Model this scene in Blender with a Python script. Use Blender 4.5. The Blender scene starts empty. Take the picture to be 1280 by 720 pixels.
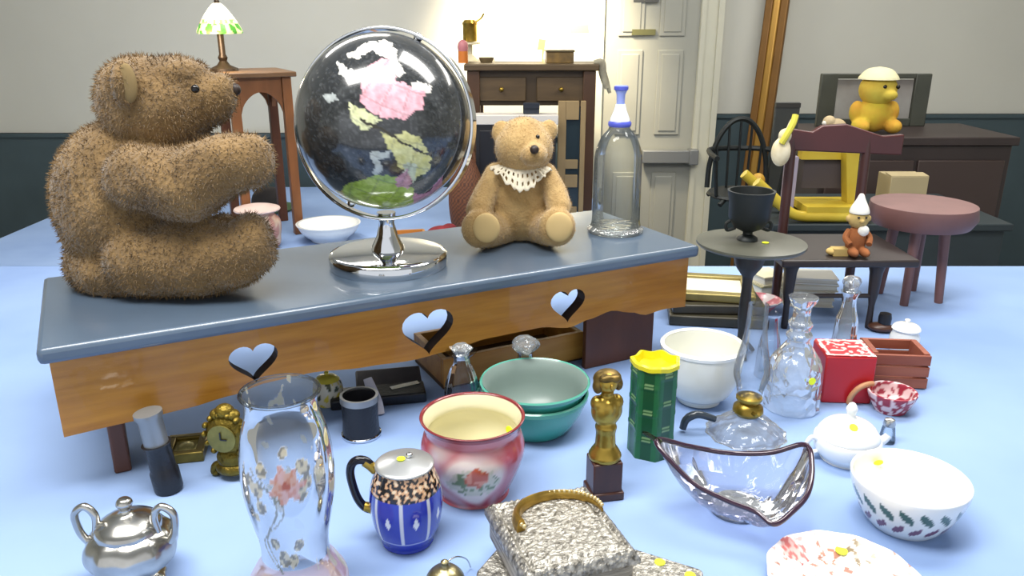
import bpy, bmesh, math, random
from mathutils import Vector, Matrix, noise
random.seed(7)
PI = math.pi
C = bpy.context.scene.collection
# ------------------------------------------------------------------ camera
CZ = 1.75; PITCH = math.radians(18.5); F = 1000.0
cp, sp = math.cos(PITCH), math.sin(PITCH)
cam = bpy.data.objects.new('camera', bpy.data.cameras.new('camera')); C.objects.link(cam)
cam.location = (0, 0, CZ); cam.rotation_euler = (PI/2 - PITCH, 0, 0)
cam.data.sensor_width = 36; cam.data.lens = 36*F/1280; cam.data.clip_start = .02
bpy.context.scene.camera = cam
TZ = 1.15      # display table top
BZ = 1.37      # bench top
RZ = 0.70      # rear table top
# survey helpers: turn a measurement on the photo into a place in the room
def ray(px, py):
    dx, dy = (px-640)/F, (360-py)/F
    return dx, cp+dy*sp, -sp+dy*cp
def G(px, py, z):
    r = ray(px, py); t = (z-CZ)/r[2]
    return Vector((r[0]*t, r[1]*t, z))
def W(px, py, Y):
    r = ray(px, py); t = Y/r[1]
    return Vector((r[0]*t, Y, CZ+r[2]*t))
def H(py, Y): return W(640, py, Y).z
def S(n, Y, z): return n/F*(Y*cp+(CZ-z)*sp)
# ------------------------------------------------------------------ materials
def lin(c):
    return tuple(((v/255)/12.92 if v/255 <= .04045 else ((v/255+.055)/1.055)**2.4) for v in c)
MATS = {}
def mat(name, c, rough=.5, metal=0, var=0, scale=8, bump=0, bscale=None, c2=None, stretch=None, spec=.5, emit=None, coat=0, sheen=0):
    if name in MATS: return MATS[name]
    m = bpy.data.materials.new(name); m.use_nodes = True; nt = m.node_tree; b = nt.nodes['Principled BSDF']
    l = lin(c); b.inputs['Base Color'].default_value = (*l, 1)
    b.inputs['Roughness'].default_value = rough; b.inputs['Metallic'].default_value = metal
    b.inputs['Specular IOR Level'].default_value = spec; b.inputs['Coat Weight'].default_value = coat
    b.inputs['Sheen Weight'].default_value = sheen
    tc = nt.nodes.new('ShaderNodeTexCoord'); src = tc.outputs['Object']
    if stretch:
        mp = nt.nodes.new('ShaderNodeMapping'); mp.inputs['Scale'].default_value = stretch
        nt.links.new(src, mp.inputs['Vector']); src = mp.outputs['Vector']
    if var or c2:
        n = nt.nodes.new('ShaderNodeTexNoise'); n.inputs['Scale'].default_value = scale; n.inputs['Detail'].default_value = 5
        nt.links.new(src, n.inputs['Vector'])
        r = nt.nodes.new('ShaderNodeValToRGB'); r.color_ramp.elements[0].position = .3; r.color_ramp.elements[1].position = .7
        a = l if c2 else tuple(v*(1-var) for v in l); z = lin(c2) if c2 else tuple(min(1, v*(1+var)) for v in l)
        r.color_ramp.elements[0].color = (*a, 1); r.color_ramp.elements[1].color = (*z, 1)
        nt.links.new(n.outputs['Fac'], r.inputs['Fac']); nt.links.new(r.outputs['Color'], b.inputs['Base Color'])
    if bump:
        n2 = nt.nodes.new('ShaderNodeTexNoise'); n2.inputs['Scale'].default_value = bscale or scale*3; n2.inputs['Detail'].default_value = 3
        nt.links.new(src, n2.inputs['Vector'])
        bp = nt.nodes.new('ShaderNodeBump'); bp.inputs['Strength'].default_value = bump; bp.inputs['Distance'].default_value = .01
        nt.links.new(n2.outputs['Fac'], bp.inputs['Height']); nt.links.new(bp.outputs['Normal'], b.inputs['Normal'])
    if emit:
        b.inputs['Emission Color'].default_value = (*l, 1); b.inputs['Emission Strength'].default_value = emit
    MATS[name] = m; return m
def vcol(name, rough=.3, metal=0, emit=0, coat=0, bump=0, bscale=120):
    if name in MATS: return MATS[name]
    m = bpy.data.materials.new(name); m.use_nodes = True; nt = m.node_tree; b = nt.nodes['Principled BSDF']
    b.inputs['Roughness'].default_value = rough; b.inputs['Metallic'].default_value = metal; b.inputs['Coat Weight'].default_value = coat
    a = nt.nodes.new('ShaderNodeAttribute'); a.attribute_name = 'Col'
    nt.links.new(a.outputs['Color'], b.inputs['Base Color'])
    if emit:
        nt.links.new(a.outputs['Color'], b.inputs['Emission Color']); b.inputs['Emission Strength'].default_value = emit
    if bump:
        n2 = nt.nodes.new('ShaderNodeTexNoise'); n2.inputs['Scale'].default_value = bscale
        bp = nt.nodes.new('ShaderNodeBump'); bp.inputs['Strength'].default_value = bump; bp.inputs['Distance'].default_value = .01
        tc = nt.nodes.new('ShaderNodeTexCoord'); nt.links.new(tc.outputs['Object'], n2.inputs['Vector'])
        nt.links.new(n2.outputs['Fac'], bp.inputs['Height']); nt.links.new(bp.outputs['Normal'], b.inputs['Normal'])
    MATS[name] = m; return m
def glass(name, tint=(240, 245, 248), edge=(150, 160, 170), refl=.9, painted=False, rough=.03, milk=0.0, bump=0, bscale=60):
    """thin clear glass: see-through facing on, greyer and more reflective at grazing angles"""
    if name in MATS: return MATS[name]
    m = bpy.data.materials.new(name); m.use_nodes = True; nt = m.node_tree; nt.nodes.clear()
    out = nt.nodes.new('ShaderNodeOutputMaterial'); tr = nt.nodes.new('ShaderNodeBsdfTransparent'); gl = nt.nodes.new('ShaderNodeBsdfGlossy')
    gl.inputs['Roughness'].default_value = rough
    lw = nt.nodes.new('ShaderNodeLayerWeight'); lw.inputs['Blend'].default_value = .35
    mc = nt.nodes.new('ShaderNodeMix'); mc.data_type = 'RGBA'
    mc.inputs[6].default_value = (*lin(tint), 1); mc.inputs[7].default_value = (*lin(edge), 1)
    nt.links.new(lw.outputs['Facing'], mc.inputs[0]); nt.links.new(mc.outputs[2], tr.inputs['Color'])
    fr = nt.nodes.new('ShaderNodeFresnel'); fr.inputs['IOR'].default_value = 1.5
    mu = nt.nodes.new('ShaderNodeMath'); mu.operation = 'MULTIPLY'; mu.inputs[1].default_value = refl
    nt.links.new(fr.outputs['Fac'], mu.inputs[0])
    mx = nt.nodes.new('ShaderNodeMixShader'); nt.links.new(mu.outputs[0], mx.inputs[0])
    nt.links.new(tr.outputs[0], mx.inputs[1]); nt.links.new(gl.outputs[0], mx.inputs[2]); last = mx
    if bump:
        tc = nt.nodes.new('ShaderNodeTexCoord'); vo = nt.nodes.new('ShaderNodeTexVoronoi'); vo.inputs['Scale'].default_value = bscale
        nt.links.new(tc.outputs['Object'], vo.inputs['Vector'])
        bp = nt.nodes.new('ShaderNodeBump'); bp.inputs['Strength'].default_value = bump; bp.inputs['Distance'].default_value = .01
        nt.links.new(vo.outputs['Distance'], bp.inputs['Height'])
        for nd in (gl, lw, fr): nt.links.new(bp.outputs['Normal'], nd.inputs['Normal'])
    if milk:
        df = nt.nodes.new('ShaderNodeBsdfDiffuse'); df.inputs['Color'].default_value = (*lin(tint), 1)
        m2 = nt.nodes.new('ShaderNodeMixShader'); m2.inputs[0].default_value = milk
        nt.links.new(last.outputs[0], m2.inputs[1]); nt.links.new(df.outputs[0], m2.inputs[2]); last = m2
    if painted:
        at = nt.nodes.new('ShaderNodeAttribute'); at.attribute_name = 'Col'
        pb = nt.nodes.new('ShaderNodeBsdfPrincipled'); pb.inputs['Roughness'].default_value = .4
        nt.links.new(at.outputs['Color'], pb.inputs['Base Color'])
        m3 = nt.nodes.new('ShaderNodeMixShader'); nt.links.new(at.outputs['Alpha'], m3.inputs[0])
        nt.links.new(last.outputs[0], m3.inputs[1]); nt.links.new(pb.outputs[0], m3.inputs[2]); last = m3
    nt.links.new(last.outputs[0], out.inputs['Surface'])
    MATS[name] = m; return m
# ------------------------------------------------------------------ scene-object helpers
def tag(o, label=None, cat=None, group=None, kind=None):
    if label: o['label'] = label
    if cat: o['category'] = cat
    if group: o['group'] = group
    if kind: o['kind'] = kind
    return o
def thing(name, label, cat, loc=(0, 0, 0), rotz=0, group=None):
    o = bpy.data.objects.new(name, None); C.objects.link(o); o.empty_display_size = .05
    o.location = loc; o.rotation_euler = (0, 0, rotz); return tag(o, label, cat, group)
def obj(name, bm, m, parent=None, loc=(0, 0, 0), rot=(0, 0, 0), smooth=True, label=None, cat=None, group=None, kind=None, bevel=0):
    me = bpy.data.meshes.new(name); bmesh.ops.recalc_face_normals(bm, faces=bm.faces[:]); bm.to_mesh(me); bm.free()
    if m: me.materials.append(m)
    if smooth:
        me.polygons.foreach_set('use_smooth', [True]*len(me.polygons))
        try: me.set_sharp_from_angle(angle=math.radians(42))
        except Exception: pass
    o = bpy.data.objects.new(name, me); C.objects.link(o); o.location = loc; o.rotation_euler = rot
    if parent: o.parent = parent
    if bevel:
        b = o.modifiers.new('bevel', 'BEVEL'); b.width = bevel; b.segments = 2; b.limit_method = 'ANGLE'
    return tag(o, label, cat, group, kind)
def dup(root, loc=None, rotz=None, label=None, group=None):
    r = root.copy(); C.objects.link(r)
    if loc is not None: r.location = loc
    if rotz is not None: r.rotation_euler = (0, 0, rotz)
    if label: r['label'] = label
    if group: r['group'] = group
    for ch in list(root.children):
        c = ch.copy(); C.objects.link(c); c.parent = r
        for g in ch.children:
            d = g.copy(); C.objects.link(d); d.parent = c
    return r
def NB(): return bmesh.new()
def box(bm, c, s, rz=0, rx=0, ry=0, taper=1):
    M = Matrix.Translation(c) @ Matrix.Rotation(rz, 4, 'Z') @ Matrix.Rotation(ry, 4, 'Y') @ Matrix.Rotation(rx, 4, 'X')
    vs = []
    for z in (-.5, .5):
        k = taper if z < 0 else 1
        for x, y in ((-.5, -.5), (.5, -.5), (.5, .5), (-.5, .5)):
            vs.append(bm.verts.new(M @ Vector((x*s[0]*k, y*s[1]*k, z*s[2]))))
    for f in ((3, 2, 1, 0), (4, 5, 6, 7), (0, 1, 5, 4), (1, 2, 6, 5), (2, 3, 7, 6), (3, 0, 4, 7)):
        bm.faces.new([vs[i] for i in f])
    return bm
def Box(c, s, **k): return box(NB(), c, s, **k)
def ell(bm, c, r, seg=20, M=None, rot=None):
    T = Matrix.Translation(c) @ (rot.to_4x4() if rot else Matrix.Identity(4)) @ Matrix.Diagonal((*r, 1))
    bmesh.ops.create_uvsphere(bm, u_segments=seg, v_segments=max(8, seg*2//3), radius=1, matrix=T)
    return bm
def catmull(P, n, closed=False):
    P = [Vector(p) for p in P]; out = []; N = len(P); segs = N if closed else N-1
    for i in range(segs):
        g = lambda k: P[k % N] if closed else P[max(0, min(N-1, k))]
        a, b, c, d = g(i-1), g(i), g(i+1), g(i+2)
        for j in range(n):
            t = j/n
            out.append(.5*((2*b)+(c-a)*t+(2*a-5*b+4*c-d)*t*t+(3*b-a-3*c+d)*t**3))
    if not closed: out.append(P[-1])
    return out
def tube(bm, path, rad, seg=10, closed=False, flat=1.0, smooth=0):
    P = catmull(path, smooth, closed) if smooth else [Vector(p) for p in path]
    N = len(P); R = [rad]*N if not isinstance(rad, (list, tuple)) else [rad[min(len(rad)-1, int(i/(N-1)*(len(rad)-1)))] + (rad[min(len(rad)-1, int(i/(N-1)*(len(rad)-1))+1)]-rad[min(len(rad)-1, int(i/(N-1)*(len(rad)-1)))])*((i/(N-1)*(len(rad)-1)) % 1) for i in range(N)]
    rings = []; up = None
    for i in range(N):
        if closed: t = P[(i+1) % N]-P[i-1]
        else: t = P[min(N-1, i+1)]-P[max(0, i-1)]
        t.normalize()
        if up is None: up = Vector((0, 0, 1)) if abs(t.z) < .9 else Vector((1, 0, 0))
        a = up - t*up.dot(t)
        if a.length < 1e-6: a = t.orthogonal()
        a.normalize(); b = t.cross(a); up = a
        rings.append([bm.verts.new(P[i]+(a*math.cos(2*PI*k/seg)+b*math.sin(2*PI*k/seg)*flat)*R[i]) for k in range(seg)])
    for i in range(N if closed else N-1):
        A, B = rings[i], rings[(i+1) % N]
        for k in range(seg): bm.faces.new((A[k], A[(k+1) % seg], B[(k+1) % seg], B[k]))
    if not closed: bm.faces.new(rings[0][::-1]); bm.faces.new(rings[-1])
    return bm
def prism(bm, poly, z0, z1, M=None):
    M = M or Matrix.Identity(4)
    a = [bm.verts.new(M @ Vector((x, y, z0))) for x, y in poly]; b = [bm.verts.new(M @ Vector((x, y, z1))) for x, y in poly]
    n = len(poly); bm.faces.new(a[::-1]); bm.faces.new(b)
    for i in range(n): bm.faces.new((a[i], a[(i+1) % n], b[(i+1) % n], b[i]))
    return bm
def lathe(prof, seg=48, col=None, sub=0, mod=None, bm=None, c=(0, 0, 0)):
    """prof: (r, z) list. sub: catmull subdivisions. mod(theta, r, z)->(r, z). col(theta, z, r, t)->rgb or rgba (0-255)"""
    bm = bm or NB()
    P = [(p.x, p.y) for p in catmull([(r, z, 0) for r, z in prof], sub)] if sub else prof
    lay = bm.verts.layers.float_color.new('Col') if col else None
    rings = []; N = len(P)
    for i, (r, z) in enumerate(P):
        r = max(r, 0); row = []
        if r < 1e-5:
            v = bm.verts.new((c[0], c[1], c[2]+z)); row = [v]*seg
            if lay:
                q = col(0, z, 0, i/(N-1)); v[lay] = (*lin(q[:3]), q[3] if len(q) > 3 else 1)
        else:
            for k in range(seg):
                th = 2*PI*k/seg; rr, zz = (mod(th, r, z) if mod else (r, z))
                v = bm.verts.new((c[0]+rr*math.cos(th), c[1]+rr*math.sin(th), c[2]+zz)); row.append(v)
                if lay:
                    q = col(th, z, r, i/(N-1)); v[lay] = (*lin(q[:3]), q[3] if len(q) > 3 else 1)
        rings.append(row)
    for i in range(N-1):
        A, B = rings[i], rings[i+1]
        for k in range(seg):
            vs = []
            for v in (A[k], A[(k+1) % seg], B[(k+1) % seg], B[k]):
                if v not in vs: vs.append(v)
            if len(vs) >= 3:
                try: bm.faces.new(vs)
                except ValueError: pass
    return bm
def plx(Y, z0, prof):
    """outline measured on the photo (half width, row) -> (radius, height above z0)"""
    out = []
    for hw, py in prof:
        z = H(py, Y); out.append((S(hw, Y, z), z-z0))
    return out
def hollow(p, t, bottom=None):
    """close an outline (bottom -> rim) into a pot wall of thickness t"""
    inn = [(max(r-t, .001), z) for r, z in p[::-1]]
    zb = (bottom if bottom is not None else p[0][1]+t)
    inn = [(r, max(z, zb)) for r, z in inn]
    return [(0, p[0][1])]+p+inn+[(0, zb)]
def cut(o, cutter):
    md = o.modifiers.new('b', 'BOOLEAN'); md.object = cutter; md.operation = 'DIFFERENCE'; md.solver = 'EXACT'; md.material_mode = 'TRANSFER'
    bpy.context.view_layer.update(); dg = bpy.context.evaluated_depsgraph_get()
    me = bpy.data.meshes.new_from_object(o.evaluated_get(dg)); o.modifiers.clear(); o.data = me
    bpy.data.objects.remove(cutter)
def blob(bm_in, voxel, it=6, fac=.5):
    """fuse overlapping shapes into one continuous skin"""
    me = bpy.data.meshes.new('t'); bm_in.to_mesh(me); bm_in.free()
    o = bpy.data.objects.new('t', me); C.objects.link(o)
    r = o.modifiers.new('r', 'REMESH'); r.mode = 'VOXEL'; r.voxel_size = voxel
    s = o.modifiers.new('s', 'SMOOTH'); s.iterations = it; s.factor = fac
    bpy.context.view_layer.update(); dg = bpy.context.evaluated_depsgraph_get()
    bm = NB(); m2 = bpy.data.meshes.new_from_object(o.evaluated_get(dg)); bm.from_mesh(m2)
    bpy.data.objects.remove(o); bpy.data.meshes.remove(m2)
    return bm
def fur(bm, n, length, seed=1):
    """short pile: thin blades leaning off the skin"""
    rnd = random.Random(seed); faces = bm.faces[:]; bm.normal_update(); areas = [f.calc_area() for f in faces]
    for f in rnd.choices(faces, areas, k=n):
        vs = f.verts[:]; w = [rnd.random() for _ in vs]; s = sum(w)
        p = sum((v.co*(a/s) for v, a in zip(vs, w)), Vector()); nn = f.normal
        d = (nn + Vector((rnd.gauss(0, .45), rnd.gauss(0, .45), rnd.gauss(-.35, .45)))).normalized()
        side = d.cross(Vector((rnd.gauss(0, 1), rnd.gauss(0, 1), rnd.gauss(0, 1)))).normalized()*length*.09
        q = p-nn*length*.1
        bm.faces.new((bm.verts.new(q-side), bm.verts.new(q+side), bm.verts.new(q+d*length*rnd.uniform(.6, 1.2))))
    return bm
def inpoly(x, y, P):
    c = False; j = len(P)-1
    for i in range(len(P)):
        if (P[i][1] > y) != (P[j][1] > y) and x < (P[j][0]-P[i][0])*(y-P[i][1])/(P[j][1]-P[i][1]+1e-12)+P[i][0]: c = not c
        j = i
    return c
def sticker(parent, loc, r=.009, rot=(0, 0, 0), label='fluorescent yellow round price sticker'):
    bm = NB(); prism(bm, [(r*math.cos(a*PI/8), r*math.sin(a*PI/8)) for a in range(16)], 0, .0008)
    return obj('price_sticker', bm, mat('sticker yellow', (222, 235, 40), .6, emit=.15), parent, loc, rot, label=label)

# common materials
M_chrome = mat('polished chrome', (215, 217, 220), .07, 1)
M_silver = mat('tarnished silver', (190, 188, 182), .22, 1, var=.25, scale=25)
M_brass = mat('old brass', (168, 140, 62), .3, .9, var=.3, scale=30)
M_black = mat('black leather', (22, 22, 26), .35, bump=.1, bscale=200)
M_clear = glass('clear glass', (246, 249, 250), (165, 174, 182), .8)
M_cut = glass('cut glass', (242, 245, 246), (160, 166, 172), .9, bump=.7, bscale=60, milk=.14)
M_white = mat('white glazed china', (242, 243, 240), .15, coat=.4)
M_cloth = mat('sky blue tablecloth', (126, 153, 200), .9, c2=(146, 172, 214), scale=2.2, bump=.12, bscale=5)

# ------------------------------------------------------------------ setting
WY = 5.4
M_wall = mat('pale grey wall paint', (205, 204, 194), .85, var=.03, scale=1.5)
obj('floor', Box((0, 1.9, -.05), (8.4, 8, .1)), mat('grey carpet', (120, 122, 124), .95, var=.1, scale=30), kind='structure')
obj('ceiling', Box((0, 1.9, 3.15), (8.4, 8, .1)), mat('ceiling white', (225, 225, 220), .9, var=.02), kind='structure')
obj('wall_back', Box((0, WY+.1, 1.55), (8.4, .2, 3.1)), M_wall, kind='structure')
obj('wall_left', Box((-4.1, 1.6, 1.55), (.2, 7.4, 3.1)), M_wall, kind='structure')
obj('wall_right', Box((4.1, 1.6, 1.55), (.2, 7.4, 3.1)), M_wall, kind='structure')
M_teal = mat('dark teal wainscot paint', (62, 78, 84), .6, var=.12, scale=4)
xd0, xd1 = W(752, 100, WY).x, W(868, 100, WY).x
xt = W(890, 140, WY).x
z1 = H(142, WY)
def wains(x0, x1, ztop):
    bm = Box(((x0+x1)/2, WY-.012, ztop/2), (x1-x0, .024, ztop)); box(bm, ((x0+x1)/2, WY-.02, ztop-.012), (x1-x0, .04, .024)); return bm
obj('trim_1', wains(xt-.02, 3.99, z1), M_teal, kind='structure', smooth=False)
obj('trim_2', wains(-3.99, xd0-.03, H(166, WY)), M_teal, kind='structure', smooth=False)
# door with raised panels
M_door = mat('grey white door paint', (166, 166, 156), .5, var=.03, scale=3)
dw = xd1-xd0; dx = (xd0+xd1)/2
d = obj('door_1', Box((dx, WY-.02, 1.06), (dw, .04, 2.1)), M_door, kind='structure', smooth=False)
pw = dw*.27
for sx in (-1, 1):
    for za, zb in ((.15, .78), (1.03, H(62, WY)), (H(45, WY), 2.0)):
        bm = Box((dx+sx*dw*.215, WY-.045, (za+zb)/2), (pw, .012, zb-za)); box(bm, (dx+sx*dw*.215, WY-.052, (za+zb)/2), (pw-.05, .012, zb-za-.05))
        obj('door_panel', bm, M_door, d, smooth=False, bevel=.005)
pa = W(800, 193, WY); pb = W(868, 193, WY)
bm = Box(((pa.x+pb.x)/2, WY-.085, pa.z), (pb.x-pa.x, .06, .085)); box(bm, (pb.x-.03, WY-.09, pa.z), (.06, .09, .1))
obj('push_bar', bm, mat('grey metal bar', (140, 142, 142), .4, .3), d, bevel=.006, label='grey horizontal push bar across the door')
k = W(803, 40, WY); obj('letter_plate', Box((k.x, WY-.05, k.z), (.15, .02, .035)), mat('aged brass plate', (128, 125, 82), .4, .5), d, label='dull brass plate')
k = W(806, 0, WY); obj('hinge_plate', Box((k.x, WY-.05, k.z), (.16, .02, .03)), mat('dark metal plate', (96, 96, 92), .4, .5), d, label='dark metal plate')
M_trim = mat('cream trim paint', (208, 206, 188), .5, var=.02)
tw = W(893, 140, WY).x-xd1
bm = Box((xd1+tw/2, WY-.03, 1.12), (tw, .06, 2.24)); box(bm, (xd1+tw*.85, WY-.04, 1.12), (tw*.25, .08, 2.24)); box(bm, (xd1+tw*.12, WY-.035, 1.12), (tw*.2, .07, 2.24))
obj('trim_3', bm, M_trim, kind='structure', smooth=False)
obj('trim_4', Box((xd0-.035, WY-.03, 1.12), (.07, .06, 2.24)), M_trim, kind='structure', smooth=False)
obj('trim_5', Box((dx, WY-.03, 2.19), (dw+.002, .06, .14)), M_trim, kind='structure', smooth=False)

def table(name, label, x0, x1, y0, y1, z, clabel, hang):
    t = thing(name, label, 'table', ((x0+x1)/2, (y0+y1)/2, 0)); w, dp = x1-x0, y1-y0
    wd = mat('folding table wood', (120, 95, 70), .6, var=.1)
    obj('tabletop', Box((0, 0, z-.022), (w-.03, dp-.03, .04)), wd, t)
    for sx in (-1, 1):
        for sy in (-1, 1):
            obj('leg', Box((sx*(w/2-.12), sy*(dp/2-.12), (z-.042)/2), (.05, .05, z-.042)), wd, t)
    bm = NB(); nx, ny = 90, 60
    loop = []
    g = [[bm.verts.new((x0+w*i/nx, y0+dp*j/ny, z)) for j in range(ny+1)] for i in range(nx+1)]
    for i in range(nx):
        for j in range(ny): bm.faces.new((g[i][j], g[i+1][j], g[i+1][j+1], g[i][j+1]))
    edge = [g[i][0] for i in range(nx)]+[g[nx][j] for j in range(ny)]+[g[nx-i][ny] for i in range(nx)]+[g[0][ny-j] for j in range(ny)]
    prev = edge; cx, cy = (x0+x1)/2, (y0+y1)/2
    for lv in range(1, 9):
        row = []
        for k, v in enumerate(edge):
            out = Vector((math.copysign(1, v.co.x-cx) if abs(abs(v.co.x-cx)-w/2) < 1e-5 else 0, math.copysign(1, v.co.y-cy) if abs(abs(v.co.y-cy)-dp/2) < 1e-5 else 0, 0))
            row.append(bm.verts.new(v.co+out*(.004+.018*lv/8*math.sin(k*.55))*(1 if lv > 1 else .5)+Vector((0, 0, -hang*lv/8))))
        for k in range(len(edge)): bm.faces.new((prev[k], prev[(k+1) % len(edge)], row[(k+1) % len(edge)], row[k]))
        prev = row
    obj('tablecloth', bm, M_cloth, label=clabel, cat='tablecloth')
table('display_table', 'long sale table hidden under the sky blue cloth in the foreground', -1.55, 1.55, .35, 1.97, TZ, 'sky blue cloth spread over the foreground sale table under the glass and china', .9)
table('display_table', 'rear sale table against the wall under a blue cloth', -2.6, .50, 3.45, 5.25, RZ, 'blue cloth over the rear table that carries the desk and lamp table', .6)

# ------------------------------------------------------------------ bench with heart cut-outs
f0, f1 = G(160, 420, BZ), G(868, 308, BZ)
u = (f1-f0).normalized(); bth = math.atan2(u.y, u.x); BL = 1.02; BD = .30
b0 = f1-u*(BL-.012)+Vector((-u.y, u.x, 0))*.027
bench = thing('bench', 'blue-topped pine bench with heart cut-outs standing on the sale table', 'bench', (b0.x, b0.y, TZ), bth)
hgt = BZ-TZ; TT = .022
M_blue = mat('glossy slate blue paint', (78, 94, 112), .3, var=.1, scale=5, coat=.5)
obj('bench_top', Box((BL/2-.004, BD/2-.012, hgt-TT/2), (BL+.012, BD+.03, TT)), M_blue, bench, bevel=.007, label='slate blue painted bench top')
M_pine = mat('honey pine', (162, 104, 24), .35, c2=(192, 132, 42), scale=6, stretch=(1.2, 10, 14), bump=.05, coat=.3)
zt = hgt-TT-.001
def apron_bottom(x):     # scalloped lower edge, symmetric about the middle
    a = x-BL/2
    if a <= -.55: return .112
    pts = [(-.55, .112), (-.42, .108), (-.36, .105), (-.30, .099), (-.25, .090), (-.19, .088), (-.10, .096), (-.03, .100), (.04, .096), (.10, .088), (.20, .087), (.26, .097), (.30, .089), (.345, .081), (.385, .091), (.42, .102), (.46, .098), (.53, .102)]
    for (xa, ya), (xb, yb) in zip(pts, pts[1:]):
        if a <= xb:
            t = (a-xa)/(xb-xa); t = t*t*(3-2*t); return ya+(yb-ya)*t
    return pts[-1][1]
poly = [(x*BL/80, zt-apron_bottom(x*BL/80)) for x in range(81)]+[(BL, zt), (0, zt)]
RX = Matrix.Rotation(PI/2, 4, 'X')
ap = obj('apron', prism(NB(), poly, -.024, 0, RX), M_pine, bench, smooth=False, label='honey pine front apron with three heart cut-outs')
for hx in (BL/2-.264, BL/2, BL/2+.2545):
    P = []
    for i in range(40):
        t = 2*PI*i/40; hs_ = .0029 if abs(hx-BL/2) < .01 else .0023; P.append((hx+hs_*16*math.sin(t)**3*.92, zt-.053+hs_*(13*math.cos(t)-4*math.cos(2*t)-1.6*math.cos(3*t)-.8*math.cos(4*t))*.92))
    ct = obj('cut', prism(NB(), P, -.08, .06, RX), mat('shade painted cut edge', (52, 36, 26), .6), bench, smooth=False)  # dark brown paints the shade onto the inner faces of the hearts
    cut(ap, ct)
obj('apron', Box((BL/2, BD-.035, zt-.03), (BL-.08, .016, .06)), M_pine, bench, smooth=False, label='narrow pine rail at the back of the bench')
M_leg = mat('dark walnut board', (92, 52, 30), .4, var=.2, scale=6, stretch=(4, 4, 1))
for lx in (.06, BL-.06):
    P = [(.03, 0), (.09, 0), (.13, .03), (.17, .03), (.21, 0), (BD-.04, 0), (BD-.04, zt), (.03, zt)]
    bm = prism(NB(), P, -.011, .011, Matrix.Translation((lx, 0, 0)) @ Matrix.Rotation(PI/2, 4, 'Z') @ RX)
    obj('leg', bm, M_leg, bench, smooth=False, bevel=.003, label='dark brown board leg')

# arched brown board standing under the right end
sb0 = Vector((b0.x, b0.y, 0))+u*(BL-.200)+Vector((-u.y, u.x, 0))*.0255
P = [(0, .0), (.15, 0), (.15, zt-.04)]+[(.075+.075*math.cos(a*PI/12), zt-.04+.035*math.sin(a*PI/12)) for a in range(1, 12)]+[(0, zt-.04)]
obj('wooden_board', prism(NB(), P, -.012, 0, RX), M_leg, None, (sb0.x, sb0.y, TZ), (0, 0, bth), smooth=False, bevel=.002, label='dark brown arched wooden board standing upright under the right end of the bench', cat='board')
# ------------------------------------------------------------------ teddy bears
def pel(bm, Y, px, py, rx, ry, rd=None, dY=0, loc=None):
    p = W(px, py, Y+dY); s = S(1, Y+dY, p.z)
    ell(bm, p-loc, (rx*s, (rd or (rx+ry)/2)*s, ry*s)); return bm
def plimb(bm, Y, pts, loc, n=10):
    for (a, b) in zip(pts, pts[1:]):
        for i in range(n+1):
            t = i/n; q = [a[k]+(b[k]-a[k])*t for k in range(4)]
            p = W(q[0], q[1], Y+q[3]); r = S(q[2], Y+q[3], p.z); ell(bm, p-loc, (r, r, r), 14)
    return bm
BY = G(215, 350, BZ).y
lb = Vector((G(195, 350, BZ).x, BY, BZ))
bear = thing('teddy_bear', 'large shaggy dark brown teddy bear seated in profile on the left of the bench', 'teddy bear', lb)
bm = NB()
pel(bm, BY, 208, 134, 58, 60, 60, 0, lb); pel(bm, BY, 180, 128, 56, 58, 58, 0, lb)
pel(bm, BY, 256, 126, 34, 34, 34, 0, lb); pel(bm, BY, 275, 120, 22, 27, 25, 0, lb); pel(bm, BY, 222, 92, 38, 22, 40, 0, lb)
pel(bm, BY, 160, 255, 88, 105, 80, .0, lb); pel(bm, BY, 172, 325, 84, 52, 78, .0, lb); pel(bm, BY, 190, 190, 56, 40, 55, 0, lb)
plimb(bm, BY, [(172, 222, 42, -.075), (232, 232, 46, -.09), (282, 206, 38, -.09), (312, 202, 33, -.085)], lb)      # near arm
plimb(bm, BY, [(172, 215, 42, .075), (235, 228, 42, .085), (270, 215, 36, .085)], lb)            # far arm
plimb(bm, BY, [(180, 322, 50, -.06), (250, 322, 49, -.072), (298, 318, 40, -.075)], lb)                   # near leg
pel(bm, BY, 312, 308, 32, 42, 36, -.075, lb)
plimb(bm, BY, [(180, 318, 46, .07), (262, 316, 42, .085)], lb)
pel(bm, BY, 280, 302, 24, 36, 36, .085, lb)
pel(bm, BY, 158, 104, 17, 33, 26, -.055, lb); pel(bm, BY, 165, 102, 16, 31, 24, .06, lb)           # ears
bm = blob(bm, .0045, 5)
zmin = min(v.co.z for v in bm.verts)
for v in bm.verts:
    if v.co.z < .004: v.co.z = .002+v.co.z*.02 if v.co.z < 0 else v.co.z
    n_ = noise.noise(v.co*28); v.co += v.normal*(.004*n_) if v.co.z > .01 else Vector()
fur(bm, 30000, .0085, 3)
M_fur1 = mat('brown mohair', (98, 75, 42), .95, c2=(136, 108, 66), scale=14, sheen=.3, bump=.5, bscale=160)
obj('body', bm, M_fur1, bear)
def peye(root, loc, Y, px, py, r, m, name='eye', dY=0, sq=1):
    p = W(px, py, Y+dY); s = S(r, Y, p.z)
    return obj(name, ell(NB(), (0, 0, 0), (s, s, s*sq)), m, root, p-loc)
M_eye = mat('glossy black button', (18, 14, 12), .1)
peye(bear, lb, BY, 244, 111, 5, M_eye, dY=-.062)
peye(bear, lb, BY, 248, 111, 5, M_eye, dY=.058)
peye(bear, lb, BY, 294, 112, 7, mat('brown stitched nose', (40, 26, 18), .5), 'nose', sq=1.1)
p = W(160, 104, BY-.074); obj('ear_lining', ell(NB(), (0, 0, 0), (.012, .006, .026)), mat('tan plush', (128, 108, 70), .9, var=.1), bear, p-lb)

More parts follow.
